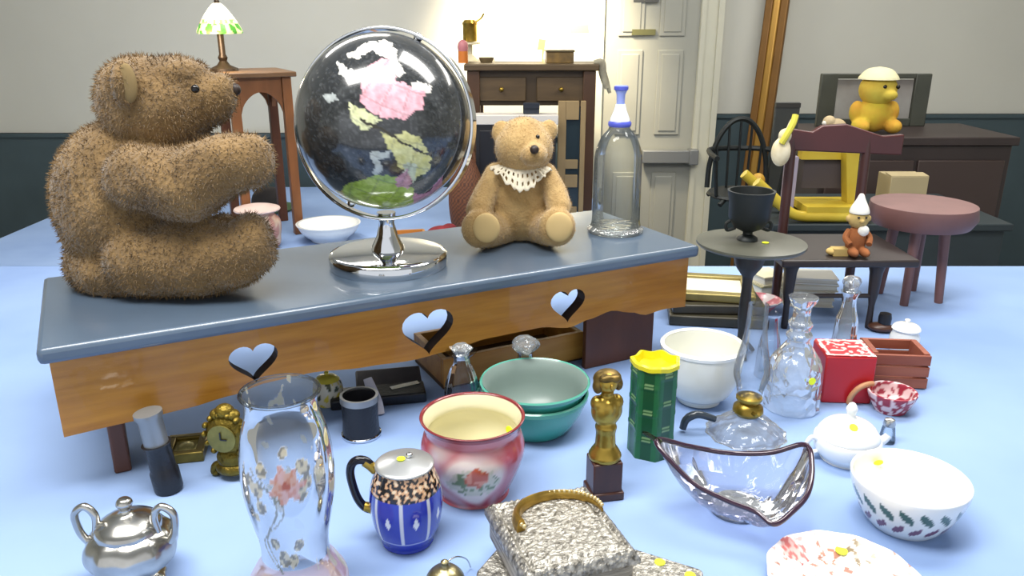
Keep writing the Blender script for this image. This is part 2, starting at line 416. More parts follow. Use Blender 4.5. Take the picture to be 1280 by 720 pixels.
sY = G(645, 300, BZ).y
ls = Vector((G(648, 300, BZ).x, sY, BZ))
tb = thing('teddy_bear', 'small honey tan teddy bear in a lace collar, facing out between globe and bottle', 'teddy bear', ls)
bm = NB()
pel(bm, sY, 655, 185, 37, 32, 34, -.01, ls); pel(bm, sY, 655, 172, 30, 26, 28, -.005, ls)
pel(bm, sY, 667, 193, 18, 15, 22, -.05, ls)
pel(bm, sY, 627, 166, 13, 16, 7, .0, ls); pel(bm, sY, 686, 163, 12, 14, 7, .0, ls)
pel(bm, sY, 650, 255, 42, 48, 38, .01, ls); pel(bm, sY, 650, 225, 33, 28, 28, .01, ls)
plimb(bm, sY, [(620, 218, 15, 0), (606, 245, 16, -.03), (599, 262, 17, -.05)], ls)
plimb(bm, sY, [(682, 218, 15, 0), (694, 242, 16, -.03), (699, 258, 16, -.05)], ls)
plimb(bm, sY, [(630, 284, 22, 0), (606, 288, 22, -.06)], ls); pel(bm, sY, 600, 286, 24, 25, 14, -.075, ls)
plimb(bm, sY, [(672, 282, 22, 0), (690, 286, 22, -.06)], ls); pel(bm, sY, 696, 284, 24, 25, 14, -.075, ls)
bm = blob(bm, .0035, 5)
for v in bm.verts:
    if v.co.z < .003: v.co.z = .002
fur(bm, 12000, .0042, 5)
M_fur2 = mat('tan plush fur', (160, 128, 78), .95, c2=(186, 156, 104), scale=30, sheen=.3, bump=.3, bscale=220)
obj('body', bm, M_fur2, tb)
peye(tb, ls, sY, 668, 187, 5.5, mat('brown stitched nose', (40, 26, 18), .5), 'nose', dY=-.082)
peye(tb, ls, sY, 650, 172, 2.6, M_eye, dY=-.043); peye(tb, ls, sY, 672, 171, 2.6, M_eye, dY=-.043)
for px, py in ((608, 285), (699, 284)):
    p = W(px, py, sY-.094); obj('foot_pad', ell(NB(), (0, 0, 0), (.023, .006, .026)), mat('pale suede pad', (200, 172, 118), .9, var=.08), tb, p-ls)
# lace collar: scalloped flat ring draped on the chest, long at the front
bm = NB(); n = 96; rows = []
for j in range(7):
    t = j/6; row = []
    for i in range(n):
        a = 2*PI*i/n; front = max(0, -math.sin(a)); sc = 1+.07*math.sin(a*14)*t
        rr = (.031+.017*t)*sc
        row.append(bm.verts.new((rr*1.1*math.cos(a), rr*.9*math.sin(a)-.014*t*front, -(.008*t+.030*t*front**4)+.003*math.sin(a*28)*t)))
    rows.append(row)
for j in range(6):
    for i in range(n):
        if j in (2, 4) and i % 3 == 0: continue
        bm.faces.new((rows[j][i], rows[j][(i+1) % n], rows[j+1][(i+1) % n], rows[j+1][i]))
p = W(652, 203, sY); lc = obj('lace_collar', bm, mat('cream lace', (226, 216, 192), .9, var=.08, scale=60), tb, p-ls+Vector((0, -.008, 0)), label='scalloped cream lace collar')
sd = lc.modifiers.new('s', 'SOLIDIFY'); sd.thickness = .0015

# ------------------------------------------------------------------ globe
gY = G(486, 331, BZ).y; gb = G(486, 331, BZ)
globe = thing('desk_globe', 'black desk globe with pink and green continents in a chrome ring', 'globe', gb)
gc = W(480, 153, gY); gr = S(108, gY, gc.z)
vd = (Vector((0, 0, CZ))-gc).normalized(); right = Vector((1, 0, 0)); right = (right-vd*right.dot(vd)).normalized(); upv = vd.cross(right)
POL = [
 ((236, 232, 222), [(440, 78), (462, 63), (484, 59), (500, 70), (497, 84), (506, 97), (498, 103), (486, 84), (470, 72), (452, 82)]),
 ((222, 222, 216), [(430, 84), (440, 93), (456, 99), (450, 109), (432, 99)]),
 ((170, 176, 174), [(412, 124), (424, 118), (432, 126), (420, 134)]),
 ((226, 168, 178), [(455, 97), (474, 84), (488, 85), (497, 108), (512, 112), (528, 116), (523, 140), (500, 148), (480, 148), (465, 140), (455, 130)]),
 ((226, 222, 214), [(512, 109), (536, 112), (534, 119), (514, 118)]),
 ((205, 208, 160), [(440, 130), (456, 136), (478, 149), (468, 158), (456, 163), (446, 152)]),
 ((206, 204, 140), [(476, 164), (490, 169), (504, 161), (520, 171), (535, 196), (527, 213), (513, 216), (500, 207), (488, 190)]),
 ((180, 186, 180), [(464, 186), (486, 183), (484, 192), (473, 196), (476, 207), (467, 214)]),
 ((190, 196, 170), [(500, 200), (516, 203), (512, 222), (500, 214)]),
 ((146, 170, 66), [(426, 236), (442, 220), (470, 212), (492, 216), (513, 232), (515, 262), (490, 290), (455, 290), (428, 266)]),
 ((168, 156, 82), [(408, 236), (428, 232), (440, 268), (416, 260)]),
 ((186, 138, 150), [(490, 218), (504, 208), (510, 222), (506, 232), (494, 226)]),
 ((176, 122, 150), [(512, 236), (530, 238), (550, 214), (548, 245), (526, 268), (512, 272)])]
bm = NB(); bmesh.ops.create_uvsphere(bm, u_segments=300, v_segments=200, radius=gr); lay = bm.verts.layers.float_color.new('Col')
axis = (upv*.86+right*.36+vd*.36).normalized(); ax2 = axis.orthogonal().normalized(); ax3 = axis.cross(ax2)
for v in bm.verts:
    n_ = v.co.normalized(); a, b, c = n_.dot(right), n_.dot(upv), n_.dot(vd)
    j = noise.noise(n_*9)*3+noise.noise(n_*25)*1.5
    qx, qy = 480+108*a+j, 153-108*b+noise.noise(n_*9+Vector((5, 0, 0)))*4+noise.noise(n_*25+Vector((5, 0, 0)))*2
    col = (40, 42, 43)
    k_ = noise.noise(n_*5+Vector((3, 1, 7)))
    col = tuple(x+30*max(0, k_)+50*max(0, noise.noise(n_*32)) for x in col)
    if c > 0:
        for cc, P in POL:
            if inpoly(qx, qy, P): col = tuple(max(0, min(255, x+noise.noise(n_*18)*26+noise.noise(n_*50)*14)) for x in cc)
    elif noise.noise(n_*2.2+Vector((9, 3, 1))) > .25: col = (170, 160, 100)
    lat = math.degrees(math.asin(max(-1, min(1, n_.dot(axis))))); lon = math.degrees(math.atan2(n_.dot(ax3), n_.dot(ax2)))
    if abs((lat+7.5) % 15-7.5) < .5 or abs((lon+7.5) % 15-7.5) < .5/max(.2, math.cos(math.radians(lat))): col = tuple(x*.75+18 for x in col)
    if c > 0:
        e = (qx-j-455)*.56-(qy-150)*.85   # dark ecliptic line over the land
        if abs((qy-148)-(qx-j-452)*.55) < 1.6 and 452 < qx < 535: col = (40, 36, 18)
    v[lay] = (*lin(col), 1)
obj('globe_ball', bm, vcol('printed globe', .17, coat=.6), globe, gc-gb, label='glossy black globe ball with a coloured world map')
# meridian ring: flat chrome band
def band_ring(R, thick, width, M, n=120):
    bm = NB(); ring = []
    for i in range(n):
        a = 2*PI*i/n
        ring.append([bm.verts.new(M @ Vector(((R+dr)*math.cos(a), w, (R+dr)*math.sin(a)))) for dr, w in ((0, -width/2), (thick, -width/2), (thick, width/2), (0, width/2))])
    for i in range(n):
        A, B = ring[i], ring[(i+1) % n]
        for k in range(4): bm.faces.new((A[k], A[(k+1) % 4], B[(k+1) % 4], B[k]))
    return bm
MR = Matrix.Rotation(math.radians(-13), 4, 'Z') @ Matrix.Rotation(math.radians(-9), 4, 'X')
ring = obj('meridian_ring', band_ring(gr*1.06, .005, .021, MR), M_chrome, globe, gc-gb+Vector((-.001, 0, -.004)), label='polished chrome ring around the ball', bevel=.0015)
for s in (-1, 1):
    dvec = MR @ Vector((math.sin(.4)*s, 0, math.cos(.4)*s))*gr*1.03
    obj('pivot_pin', ell(NB(), (0, 0, 0), (.007, .007, .007)), M_chrome, globe, gc-gb+dvec)
rb = gc.z-gr*1.06-BZ-.008
obj('base', lathe([(0, 0), (S(72, gY, BZ), 0), (S(73, gY, BZ), .004), (S(73, gY, BZ), .018), (S(71, gY, BZ), .022), (S(66, gY, BZ), .024), (.02, .027), (0, .027)], 72), M_chrome, globe, label='round stepped chrome base')
obj('stem', lathe([(0, .026), (.027, .026), (.026, .032), (.017, .05), (.012, rb-.008), (.015, rb), (.015, rb+.008), (0, rb+.008)], 36), M_chrome, globe)

# ------------------------------------------------------------------ glass bottle on the bench
def lathe_thing(name, label, cat, px, py, z0, parts, group=None, seg=48, rotz=0):
    p = G(px, py, z0); t = thing(name, label, cat, p, rotz, group); return t, p, p.y
t, p, Y = lathe_thing('glass_bottle', 'tall ribbed clear glass bottle with white and blue stopper at bench end', 'bottle', 769, 289, BZ, 0)
pr = plx(Y, BZ, [(30, 291), (30, 280), (29, 272), (29, 240), (29, 205), (28, 190), (22, 172), (14, 162), (12.5, 158)])
pr = [(r, max(z, .001)) for r, z in pr]; pr[0] = (pr[0][0], 0)
obj('bottle_body', lathe([(0, 0)]+pr, 64, sub=3, mod=lambda th, r, z: (r*(1+.03*abs(math.cos(th*5))), z)), glass('bottle glass', (249, 251, 250), (172, 180, 178), .8, milk=.015), t)
obj('bottle_foot', lathe([(0, 0), (S(34, Y, BZ), 0), (S(35, Y, BZ), .006), (S(31, Y, BZ), .012), (0, .014)], 48), M_cut, t, loc=(0, 0, .0005))
obj('stopper', lathe([(0, pr[-1][1])]+plx(Y, BZ, [(13, 157), (12, 148), (8, 138), (6, 130)])+[(0, H(130, Y)-BZ)], 32), mat('white plastic', (232, 236, 240), .3), t)
obj('stopper_tip', lathe([(0, H(131, Y)-BZ)]+plx(Y, BZ, [(5, 131), (5.5, 118), (8, 112), (8, 107)])+[(0, H(106, Y)-BZ)], 32), mat('blue tipped plastic', (150, 165, 230), .3), t, label='pale blue spout')
obj('blue_ring', lathe(plx(Y, BZ, [(13.5, 158), (14.5, 156), (14.5, 153), (13, 151)]), 32), mat('blue band', (80, 90, 190), .3), t)
obj('blue_ring', lathe(plx(Y, BZ, [(7.5, 113), (9, 112), (9, 108), (7, 107)]), 32), mat('blue band', (80, 90, 190), .3), t)

# ------------------------------------------------------------------ hurricane shade with painted flowers
p = G(375, 738, TZ); Y = p.y
t = thing('hurricane_shade', 'tall clear glass hurricane shade painted with an orange flower', 'hurricane shade', p)
pr = plx(Y, TZ, [(60, 738), (61, 722), (52, 706), (42, 690), (42, 668), (49, 640), (56, 605), (57, 570), (53, 540), (46, 515), (45, 500), (48, 489)])
pr[0] = (pr[0][0], 0)
flowers = []
zf = lambda q: H(q, Y)-TZ
def blobs(th, z):
    # th measured from the side facing the viewer (-y), x to the right
    a = (th+PI/2+PI) % (2*PI)-PI; x = a*.055; best = None
    q = noise.noise(Vector((x*90, z*90, 2)))*.004
    def e(cx, cz, rx, rz): return ((x-cx)/rx)**2+((z-cz)/rz)**2
    pet = math.atan2(z-zf(578), x-.013); rad = math.hypot(x-.013, z-zf(578))
    lim = .0185+.004*math.cos(pet*7)
    if rad+q < lim:
        if rad < .005: return (170, 80, 50, .95)
        return (214, 152, 122, .72) if noise.noise(Vector((x*220, z*220, 1))) > -.1 else (200, 122, 84, .8)
    for cx, cz, rr in ((.034, 560, .010), (-.014, 560, .008), (-.024, 585, .010), (-.033, 575, .008), (-.02, 605, .008), (-.03, 620, .006), (-.012, 652, .008), (-.002, 672, .011), (.012, 676, .009), (.022, 655, .009), (.012, 540, .006), (.03, 590, .008), (.036, 577, .008)):
        if e(cx, zf(cz), rr, rr*1.1)+q*120 < .8:
            return (122, 112, 84, .8) if noise.noise(Vector((x*150, z*150, 7))) > 0 else (205, 190, 150, .8)
    k = noise.noise(Vector((a*3, z*40, 5)))
    if abs(a) > .9 and k > .35: return (196, 190, 160, .6)
    for cz, am, ph in ((630, .012, 0), (600, .02, 2)):
        if abs(x-(am*math.sin((z-zf(cz))*60+ph)-.012)) < .0016 and zf(690) < z < zf(560): return (110, 108, 78, .7)
    if z < zf(688): return (214, 178, 178, .45)
    return (255, 255, 255, 0)
obj('glass_shade', lathe(pr, 180, sub=10, col=lambda th, z, r, q: blobs(th, z)), glass('painted glass', (240, 243, 245), (135, 142, 150), .9, painted=True, milk=.05), t)
obj('rolled_rim', lathe([(pr[-1][0]+.0022*math.cos(a*PI/4), pr[-1][1]+.0022*math.sin(a*PI/4)) for a in range(9)], 72), M_clear, t)
# ------------------------------------------------------------------ silver pot, lower left
p = G(172, 724, TZ); Y = p.y
t = thing('silver_sugar_bowl', 'polished silver sugar bowl with looped handles, cut by the lower left corner', 'sugar bowl', p)
pr = [(0, 0), (.028, 0), (.03, .004), (.022, .01), (.035, .02), (.046, .035), (.048, .05), (.042, .062), (.034, .068)]
obj('bowl', lathe(pr, 48, sub=4, mod=lambda th, r, z: (r*(1+.03*math.cos(th*10)), z)), M_silver, t)
obj('lid', lathe([(.035, .067), (.033, .075), (.02, .083), (.008, .087), (.005, .093), (.009, .099), (.006, .105), (0, .106)], 40, sub=3), M_silver, t)
for s in (-1, 1):
    obj('handle', tube(NB(), [(s*.034, -.004, .066), (s*.032, -.004, .086), (s*.042, -.004, .098), (s*.054, -.004, .088), (s*.052, -.004, .066), (s*.044, -.004, .052)], .0042, 10, smooth=6), M_silver, t)

# ------------------------------------------------------------------ under-bench items at left
p = G(212, 612, TZ); Y = p.y
t = thing('opera_glass', 'black leather covered tube with grey metal neck leaning under bench left', 'spyglass', p, .15)
bm = lathe([(0, 0), (.017, 0), (.0185, .004), (.0185, .03), (.0165, .034), (.0165, .068), (.019, .072), (0, .073)], 30); obj('barrel', bm, M_black, t, rot=(0, math.radians(-6), 0))
bm = lathe([(0, .072), (.0155, .072), (.0155, .108), (.018, .112), (.018, .118), (.012, .119), (0, .117)], 30); obj('eyepiece', bm, mat('grey metal', (150, 152, 152), .35, .6), t, rot=(0, math.radians(-6), 0), label='grey metal neck')
p = G(234, 566, TZ)
t = thing('trinket_box', 'small square gilt box with pale centre lying flat beside the opera glass', 'box', p, math.radians(12))
bm = NB()
for sx, sy, a, b in ((0, -1, .056, .012), (0, 1, .056, .012), (-1, 0, .012, .05), (1, 0, .012, .05)): box(bm, (sx*.022, sy*.025, .008), (a, b, .016))
obj('frame', bm, mat('dull gilt', (120, 104, 48), .35, .7, var=.25, scale=60), t, bevel=.002)
obj('centre_panel', ell(Box((0, 0, .005), (.034, .04, .01)), (0, 0, .009), (.013, .016, .006)), mat('pale gilt panel', (206, 196, 128), .3, .4, var=.2, scale=60), t, label='bright cream gold centre')
p = G(291, 596, TZ); Y = p.y
t = thing('mantel_clock', 'small gilt mantel clock with scrolled feet standing under the bench', 'clock', p, math.radians(-8))
M_gilt = mat('antique gilt', (116, 98, 34), .4, .75, var=.35, scale=50, bump=.5, bscale=90)
s = S(1, Y, TZ+.04)
bm = NB()
ell(bm, (0, 0, s*62), (s*27, .016, s*29), 28); ell(bm, (0, 0, s*92), (s*12, .012, s*10)); ell(bm, (-s*10, 0, s*88), (s*9, .01, s*7)); ell(bm, (s*10, 0, s*88), (s*9, .01, s*7))
for q in range(14): ell(bm, (s*27*math.cos(q*2*PI/14), -.006, s*62+s*28*math.sin(q*2*PI/14)), (s*4, .006, s*4), 10)
ell(bm, (0, 0, s*28), (s*17, .014, s*16)); ell(bm, (0, 0, s*14), (s*20, .016, s*10))
obj('case', bm, M_gilt, t)
for sx in (-1, 1):
    obj('scroll_foot', tube(NB(), [(sx*s*12, 0, s*20), (sx*s*22, 0, s*14), (sx*s*24, 0, s*5), (sx*s*18, 0, s*5)], [s*5, s*4], 10, smooth=5), M_gilt, t)
obj('dial', lathe([(0, 0), (s*18, 0), (s*18, .002), (0, .003)], 36), mat('olive gold dial', (128, 120, 62), .35, .5, var=.2, scale=80), t, (0, -.0155, s*62), (PI/2, 0, 0))
bm = Box((0, -.0195, s*67), (s*1.6, .001, s*10)); box(bm, (s*4, -.0195, s*62), (s*8, .001, s*1.6)); obj('clock_hands', bm, M_black, t)

# black tumbler, long case, strap, porcelain box
p = G(452, 543, TZ); Y = p.y
t = thing('black_tumbler', 'black cylinder tumbler with bright studded foot ring under the bench', 'tumbler', p)
pr = plx(Y, TZ, [(23, 543), (22, 520), (23, 496)]); pr[0] = (pr[0][0], 0)
obj('body', lathe(hollow(pr, .003), 40), M_black, t)
obj('foot_ring', lathe([(pr[0][0]+.0005, 0), (pr[0][0]+.002, .001), (pr[0][0]+.002, .004), (pr[0][0], .005)], 40), M_chrome, t)
obj('rim_band', lathe([(pr[-1][0]+.0005, pr[-1][1]-.006), (pr[-1][0]+.0012, pr[-1][1]-.006), (pr[-1][0]+.0012, pr[-1][1]+.004), (pr[-1][0]-.003, pr[-1][1]+.004)], 40), mat('grey metal', (150, 152, 152), .35, .6), t)
p = G(474, 507, TZ)
t = thing('instrument_case', 'long flat black case lying open under the middle of the bench', 'case', p, math.radians(12))
obj('case_base', Box((0, .02, .009), (.155, .05, .018)), M_black, t, bevel=.003)
obj('case_lid', Box((.02, .058, .018), (.11, .05, .01), rx=.35), mat('charcoal lining', (70, 66, 66), .5, var=.2, scale=30), t, bevel=.003, label='raised charcoal lid')
obj('lock', Box((.045, .028, .0185), (.05, .012, .003), rz=.3), M_silver, t)
p = G(470, 519, TZ)
bm = NB(); prof = [(0, .0), (.003, .012), (.006, .028), (.004, .045), (0, .06)]
pts = [Vector((-.008+.016*q/4-.01*math.sin(q*.7), .004*q, z)) for q, (o_, z) in enumerate(prof)]
tube(bm, [(0.004, 0, .002), (.001, .003, .02), (-.005, .006, .04), (-.012, .01, .06)], [.010, .0105, .009, .007], 14, flat=.35, smooth=5)
obj('shoe_horn', bm, mat('pale ivory', (190, 186, 190), .4), None, p, label='pale curved ivory blade standing beside the black tumbler', cat='shoe horn')
p = G(411, 503, TZ); Y = p.y
def pc(th, z, r, q):
    k = noise.noise(Vector((math.cos(th)*2.5, math.sin(th)*2.5, z*90)))
    return (206, 190, 70) if k > .22 else ((70, 76, 50) if k < -.28 else (214, 208, 186))
pr = plx(Y, TZ, [(16, 506), (19, 495), (18, 480), (15, 474)]); pr[0] = (pr[0][0], 0)
t = thing('porcelain_jar', 'small yellow and white flowered porcelain jar behind the hurricane shade', 'jar', p)
obj('jar_body', lathe([(0, 0)]+pr, 60, sub=8, col=pc), vcol('flowered china', .2), t)
z_ = pr[-1][1]; obj('lid', lathe([(pr[-1][0]+.001, z_), (pr[-1][0]*.7, z_+.006), (.003, z_+.009), (.004, z_+.013), (0, z_+.015)], 40, sub=4, col=lambda th, z, r, q: (212, 198, 74)), vcol('flowered china', .2), t)

# ------------------------------------------------------------------ pine tray and decanters behind the bowls
p = Vector((-.116, 1.242, TZ))+u*.14+Vector((-u.y, u.x, 0))*.07
t = thing('wooden_tray', 'shallow open pine tray lying under the right half of the bench', 'tray', p, bth)
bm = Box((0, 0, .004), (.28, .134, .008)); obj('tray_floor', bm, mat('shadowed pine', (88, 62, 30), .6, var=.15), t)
bm = NB()
for c, s_ in (((0, -.065, .03), (.28, .01, .052)), ((0, .065, .03), (.28, .01, .052)), ((-.135, 0, .03), (.01, .12, .052)), ((.135, 0, .03), (.01, .12, .052))): box(bm, c, s_)
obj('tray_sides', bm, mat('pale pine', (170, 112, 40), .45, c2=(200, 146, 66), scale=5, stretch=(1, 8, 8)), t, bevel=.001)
def decanter(label, px, py, outline, stop, group='cut glass decanters', m=None, name='decanter', cat='decanter'):
    p = G(px, py, TZ); Y = p.y; t = thing(name, label, cat, p, 0, group)
    pr = plx(Y, TZ, outline); pr[0] = (pr[0][0], 0)
    obj('bottle_body', lathe([(0, 0)]+pr, 60, sub=4, mod=lambda th, r, z: (r*(1+.02*math.cos(th*12)), z)), m or M_clear, t)
    if stop:
        sp_ = plx(Y, TZ, stop); obj('stopper', lathe([(0, sp_[0][1])]+sp_+[(0, sp_[-1][1])], 16, sub=2, mod=lambda th, r, z: (r*(1+.12*math.cos(th*5)), z)), M_cut, t)
    return t, p, Y
t, p, Y = decanter('clear glass decanter with frilled mouth between pink pot and green bowls', 579, 530, [(20, 530), (22, 510), (22, 485), (15, 462), (11, 455), (10, 447), (15, 442), (20, 438)], [(7, 446), (9, 440), (13, 435), (6, 430)])
decanter('cut glass decanter whose faceted stopper shows above the green bowls', 656, 500, [(13, 500), (14, 480), (11, 455), (9, 442), (10, 440)], [(7, 441), (14, 436), (17, 430), (13, 424), (5, 420)])

# ------------------------------------------------------------------ green nested bowls
p = G(668, 533, TZ); Y = p.y
M_gr = mat('jade green glaze', (62, 158, 138), .15, var=.06, scale=10, coat=.5)
pr = plx(Y, TZ, [(36, 537), (44, 530), (56, 514), (63, 500), (66, 489)]); pr[0] = (pr[0][0], 0)
t = thing('mixing_bowl', 'lower of two nested jade green mixing bowls, its band showing beneath', 'bowl', p, 0, 'nested green mixing bowls')
obj('bowl', lathe(hollow(pr, .004), 72, sub=3), M_gr, t)
rr, zz = pr[-1]; obj('rim', lathe([(rr-.003, zz-.006), (rr+.001, zz-.006), (rr+.0015, zz), (rr-.001, zz+.002), (rr-.004, zz)], 72), mat('pale jade glaze', (92, 170, 150), .15), t)
zin = .0065
pr2 = [(.034, 0), (.045, .008), (.056, .025), (.064, .043), (rr*1.0, zz+.005), (rr*1.03, zz+.0125)]
pr2[3] = (rr*.93, zz-.006)
pr2[1], pr2[2] = (rr*.66, .008), (rr*.83, .026)
t = thing('mixing_bowl', 'upper of two nested green mixing bowls with a grey-green inside', 'bowl', p+Vector((0, 0, zin)), 0, 'nested green mixing bowls')
obj('bowl', lathe([(0, 0)]+pr2, 72, sub=3), M_gr, t)
obj('inner_glaze', lathe([(0, .004)]+[(r-.004, z+.003) for r, z in pr2[:-1]]+[(pr2[-1][0]-.003, pr2[-1][1])], 72, sub=3), mat('grey green glaze', (124, 140, 134), .35), t, label='matt grey-green inside')
obj('rim', lathe([(pr2[-1][0]-.0035, pr2[-1][1]-.001), (pr2[-1][0]-.001, pr2[-1][1]+.0015), (pr2[-1][0]+.001, pr2[-1][1]-.001), (pr2[-1][0]-.0005, pr2[-1][1]-.004)], 72), mat('pale jade glaze', (92, 170, 150), .15), t)

# ------------------------------------------------------------------ pink jardiniere
p = G(592, 612, TZ); Y = p.y
pr = plx(Y, TZ, [(41, 616), (43, 608), (52, 592), (62, 570), (65, 555), (62, 542), (59, 535), (62, 526), (66, 519)]); pr[0] = (pr[0][0], 0)
full = hollow(pr, .004); zr = pr[-1][1]; ntot = len(full)
def jc(th, z, r, q):
    inner = q > (len(pr)+1.2)/(ntot-1)
    if inner: return (226, 220, 186)
    if z > zr*.975: return (120, 40, 44)
    if z > zr*.84: return (206, 128, 132) if z < zr*.93 else (150, 64, 70)
    n_ = noise.noise(Vector((math.cos(th)*2, math.sin(th)*2, z*30)))
    a = (th+PI/2-.05+PI) % (2*PI)-PI; x = a*.062; zc = z-zr*.46
    dd_ = (x/.042)**2+(zc/.040)**2+n_*.5
    k2 = max(0, n_)*110; base_ = (184+20*n_, 84+k2, 94+k2*.9)
    if dd_ < 1.25:
        k = noise.noise(Vector((x*110, z*110, 3)))
        if (x-.004)**2+(zc-.005)**2 < (.014+.004*k)**2: return (196, 92, 60) if k > -.1 else (226, 150, 120)
        if ((x-.002)/.034)**2+((zc+.004)/.024)**2+k*.6 < .9: return (112, 132, 92) if k > .05 else (206, 200, 178)
        m_ = max(0, min(1, (dd_-.65)/.6)); return tuple(a_+(b_-a_)*m_ for a_, b_ in zip((230, 214, 204), base_))
    return base_
t = thing('jardiniere', 'pink and cream china pot painted with a flower panel', 'plant pot', p)
obj('pot_body', lathe(full, 140, sub=6, col=jc), vcol('painted china', .18, coat=.4), t)
sticker(t, (.048, -.012, zr*.86), .006, (PI/2, 0, 2.4))

# ------------------------------------------------------------------ blue jug
p = G(510, 674, TZ); Y = p.y
pr = plx(Y, TZ, [(29, 678), (32, 668), (41, 650), (45, 625), (43, 604), (38, 590), (35, 581)]); pr[0] = (pr[0][0], 0)
zg, zn = H(607, Y)-TZ, H(583, Y)-TZ
def bc(th, z, r, q):
    a = (th+PI/2) % (PI/4); a = min(a, PI/4-a); aa = (th+PI/2-PI/8) % (PI/4)-PI/8
    zl = H(658, Y)-TZ
    if z > zg:
        if z-zg < .0016: return (196, 170, 100)
        k = noise.noise(Vector((math.cos(th)*9, math.sin(th)*9, z*230)))
        return (20, 16, 22) if k < .02 else ((206, 160, 122) if k < .3 else (222, 200, 170))
    if a < .035 and z > zl: return (206, 206, 214)
    if abs(z-zl) < .001: return (170, 176, 214)
    zc = z-(H(632, Y)-TZ); x = (((th+PI/2+PI/8) % (PI/4))-PI/8)*r
    a2 = ((th+PI/2) % (PI/4)-PI/8)*r
    if abs(a2)/.0042+abs(zc)/.0085 < 1: return (226, 228, 236)
    return (40, 54, 168)
t = thing('lidded_jug', 'cobalt blue panelled china jug with black handle and silver lid', 'jug', p, 0)
obj('jug_body', lathe([(0, 0)]+pr, 192, sub=12, col=bc, mod=lambda th, r, z: (r*(1+.012*abs(math.cos((th+PI/2)*4))), z)), vcol('cobalt china', .12, coat=.5), t)
zl = pr[-1][1]
obj('lid', lathe([(pr[-1][0]-.004, zl-.001), (pr[-1][0]+.001, zl), (pr[-1][0]+.002, zl+.002), (pr[-1][0]-.002, zl+.004), (.012, zl+.009), (0, zl+.01)], 48, sub=2), mat('brushed pewter', (186, 188, 188), .3, .7), t, label='silver-grey metal lid')
sticker(t, (-.003, -.004, zl+.0102), .005); obj('lid_knob', ell(NB(), (.006, .002, zl+.012), (.004, .004, .003)), M_chrome, t)
s = S(1, Y, TZ+.08)
hz = lambda q: H(q, Y)-TZ
obj('handle', tube(NB(), [(-s*36, 0, hz(588)), (-s*48, 0, hz(576)), (-s*62, 0, hz(577)), (-s*68, 0, hz(592)), (-s*62, 0, hz(620)), (-s*52, 0, hz(634)), (-s*41, 0, hz(637))], .0052, 12, smooth=6), mat('black glaze', (18, 18, 26), .12), t, label='glossy black looped handle')
for q0, q1 in (((-36, 588), (-49, 577)), ((-53, 633), (-42, 637))):
    obj('gilt_mount', tube(NB(), [(s*q0[0], 0, hz(q0[1])), (s*(q0[0]+q1[0])/2, 0, hz((q0[1]+q1[1])/2-1)), (s*q1[0], 0, hz(q1[1]))], .0060, 12), M_brass, t)

# ------------------------------------------------------------------ ornate silver boxes
M_rep = mat('embossed silver', (86, 82, 74), .38, .7, c2=(206, 202, 192), scale=150, bump=.4, bscale=260)
M_rep2 = mat('banded silver', (104, 98, 88), .45, .5, c2=(202, 198, 190), scale=14, stretch=(1, 1, 14), bump=.6, bscale=60)
def rrect(w, d, r, n=6):
    out = []
    for cx, cy, a0 in ((w/2-r, d/2-r, 0), (-w/2+r, d/2-r, 90), (-w/2+r, -d/2+r, 180), (w/2-r, -d/2+r, 270)):
        for i in range(n+1):
            a = math.radians(a0+90*i/n); out.append((cx+r*math.cos(a), cy+r*math.sin(a)))
    return out
t = thing('silver_album', 'wide embossed silver book cover with yellow stickers beneath the square box', 'album', (.085, .729, TZ), math.radians(-28))
obj('cover_bottom', prism(NB(), rrect(.22, .125, .008), 0, .005), M_rep, t, bevel=.0015)
obj('pages', prism(NB(), rrect(.212, .117, .006), .005, .022), mat('grey page edges', (150, 144, 136), .7, c2=(196, 190, 180), scale=10, stretch=(1, 1, 40)), t)
obj('cover_top', prism(NB(), rrect(.22, .125, .008), .022, .029), M_rep, t, bevel=.002)
sticker(t, (.062, .052, .0292), .006); sticker(t, (.098, .046, .0292), .006)
ANG = math.radians(19)
bx_ = thing('silver_box', 'square embossed silver box with rounded lid stacked on the album', 'box', (.052, .756, TZ+.0295), ANG)
obj('box_body', prism(NB(), rrect(.126, .136, .014), 0, .024), M_rep2, bx_, bevel=.002)
bm = NB(); g = []
n = 110
for i in range(n+1):
    row = []
    for j in range(n+1):
        x, y = (i/n-.5)*.130, (j/n-.5)*.140; e = max(abs(x)/.065, abs(y)/.07)
        z = .040*(1-.0*e) if e < .74 else (.040-.003*math.sin((e-.74)/.12*PI) if e < .86 else .040-.010*((e-.86)/.14)**2)
        z += .0009*noise.noise(Vector((x*260, y*260, 1)))+(.0014*abs(math.sin(x*420)*math.sin(y*420)) if e > .86 else 0)
        row.append(bm.verts.new((x, y, z)))
    g.append(row)
for i in range(n):
    for j in range(n): bm.faces.new((g[i][j], g[i+1][j], g[i+1][j+1], g[i][j+1]))
edge = [g[i][0] for i in range(n)]+[g[n][j] for j in range(n)]+[g[n-i][n] for i in range(n)]+[g[0][n-j] for j in range(n)]
low = [bm.verts.new((v.co.x, v.co.y, .0245)) for v in edge]
for k in range(len(edge)): bm.faces.new((edge[k], edge[(k+1) % len(edge)], low[(k+1) % len(edge)], low[k]))
bm.faces.new(low)
obj('box_lid', bm, M_rep, bx_)
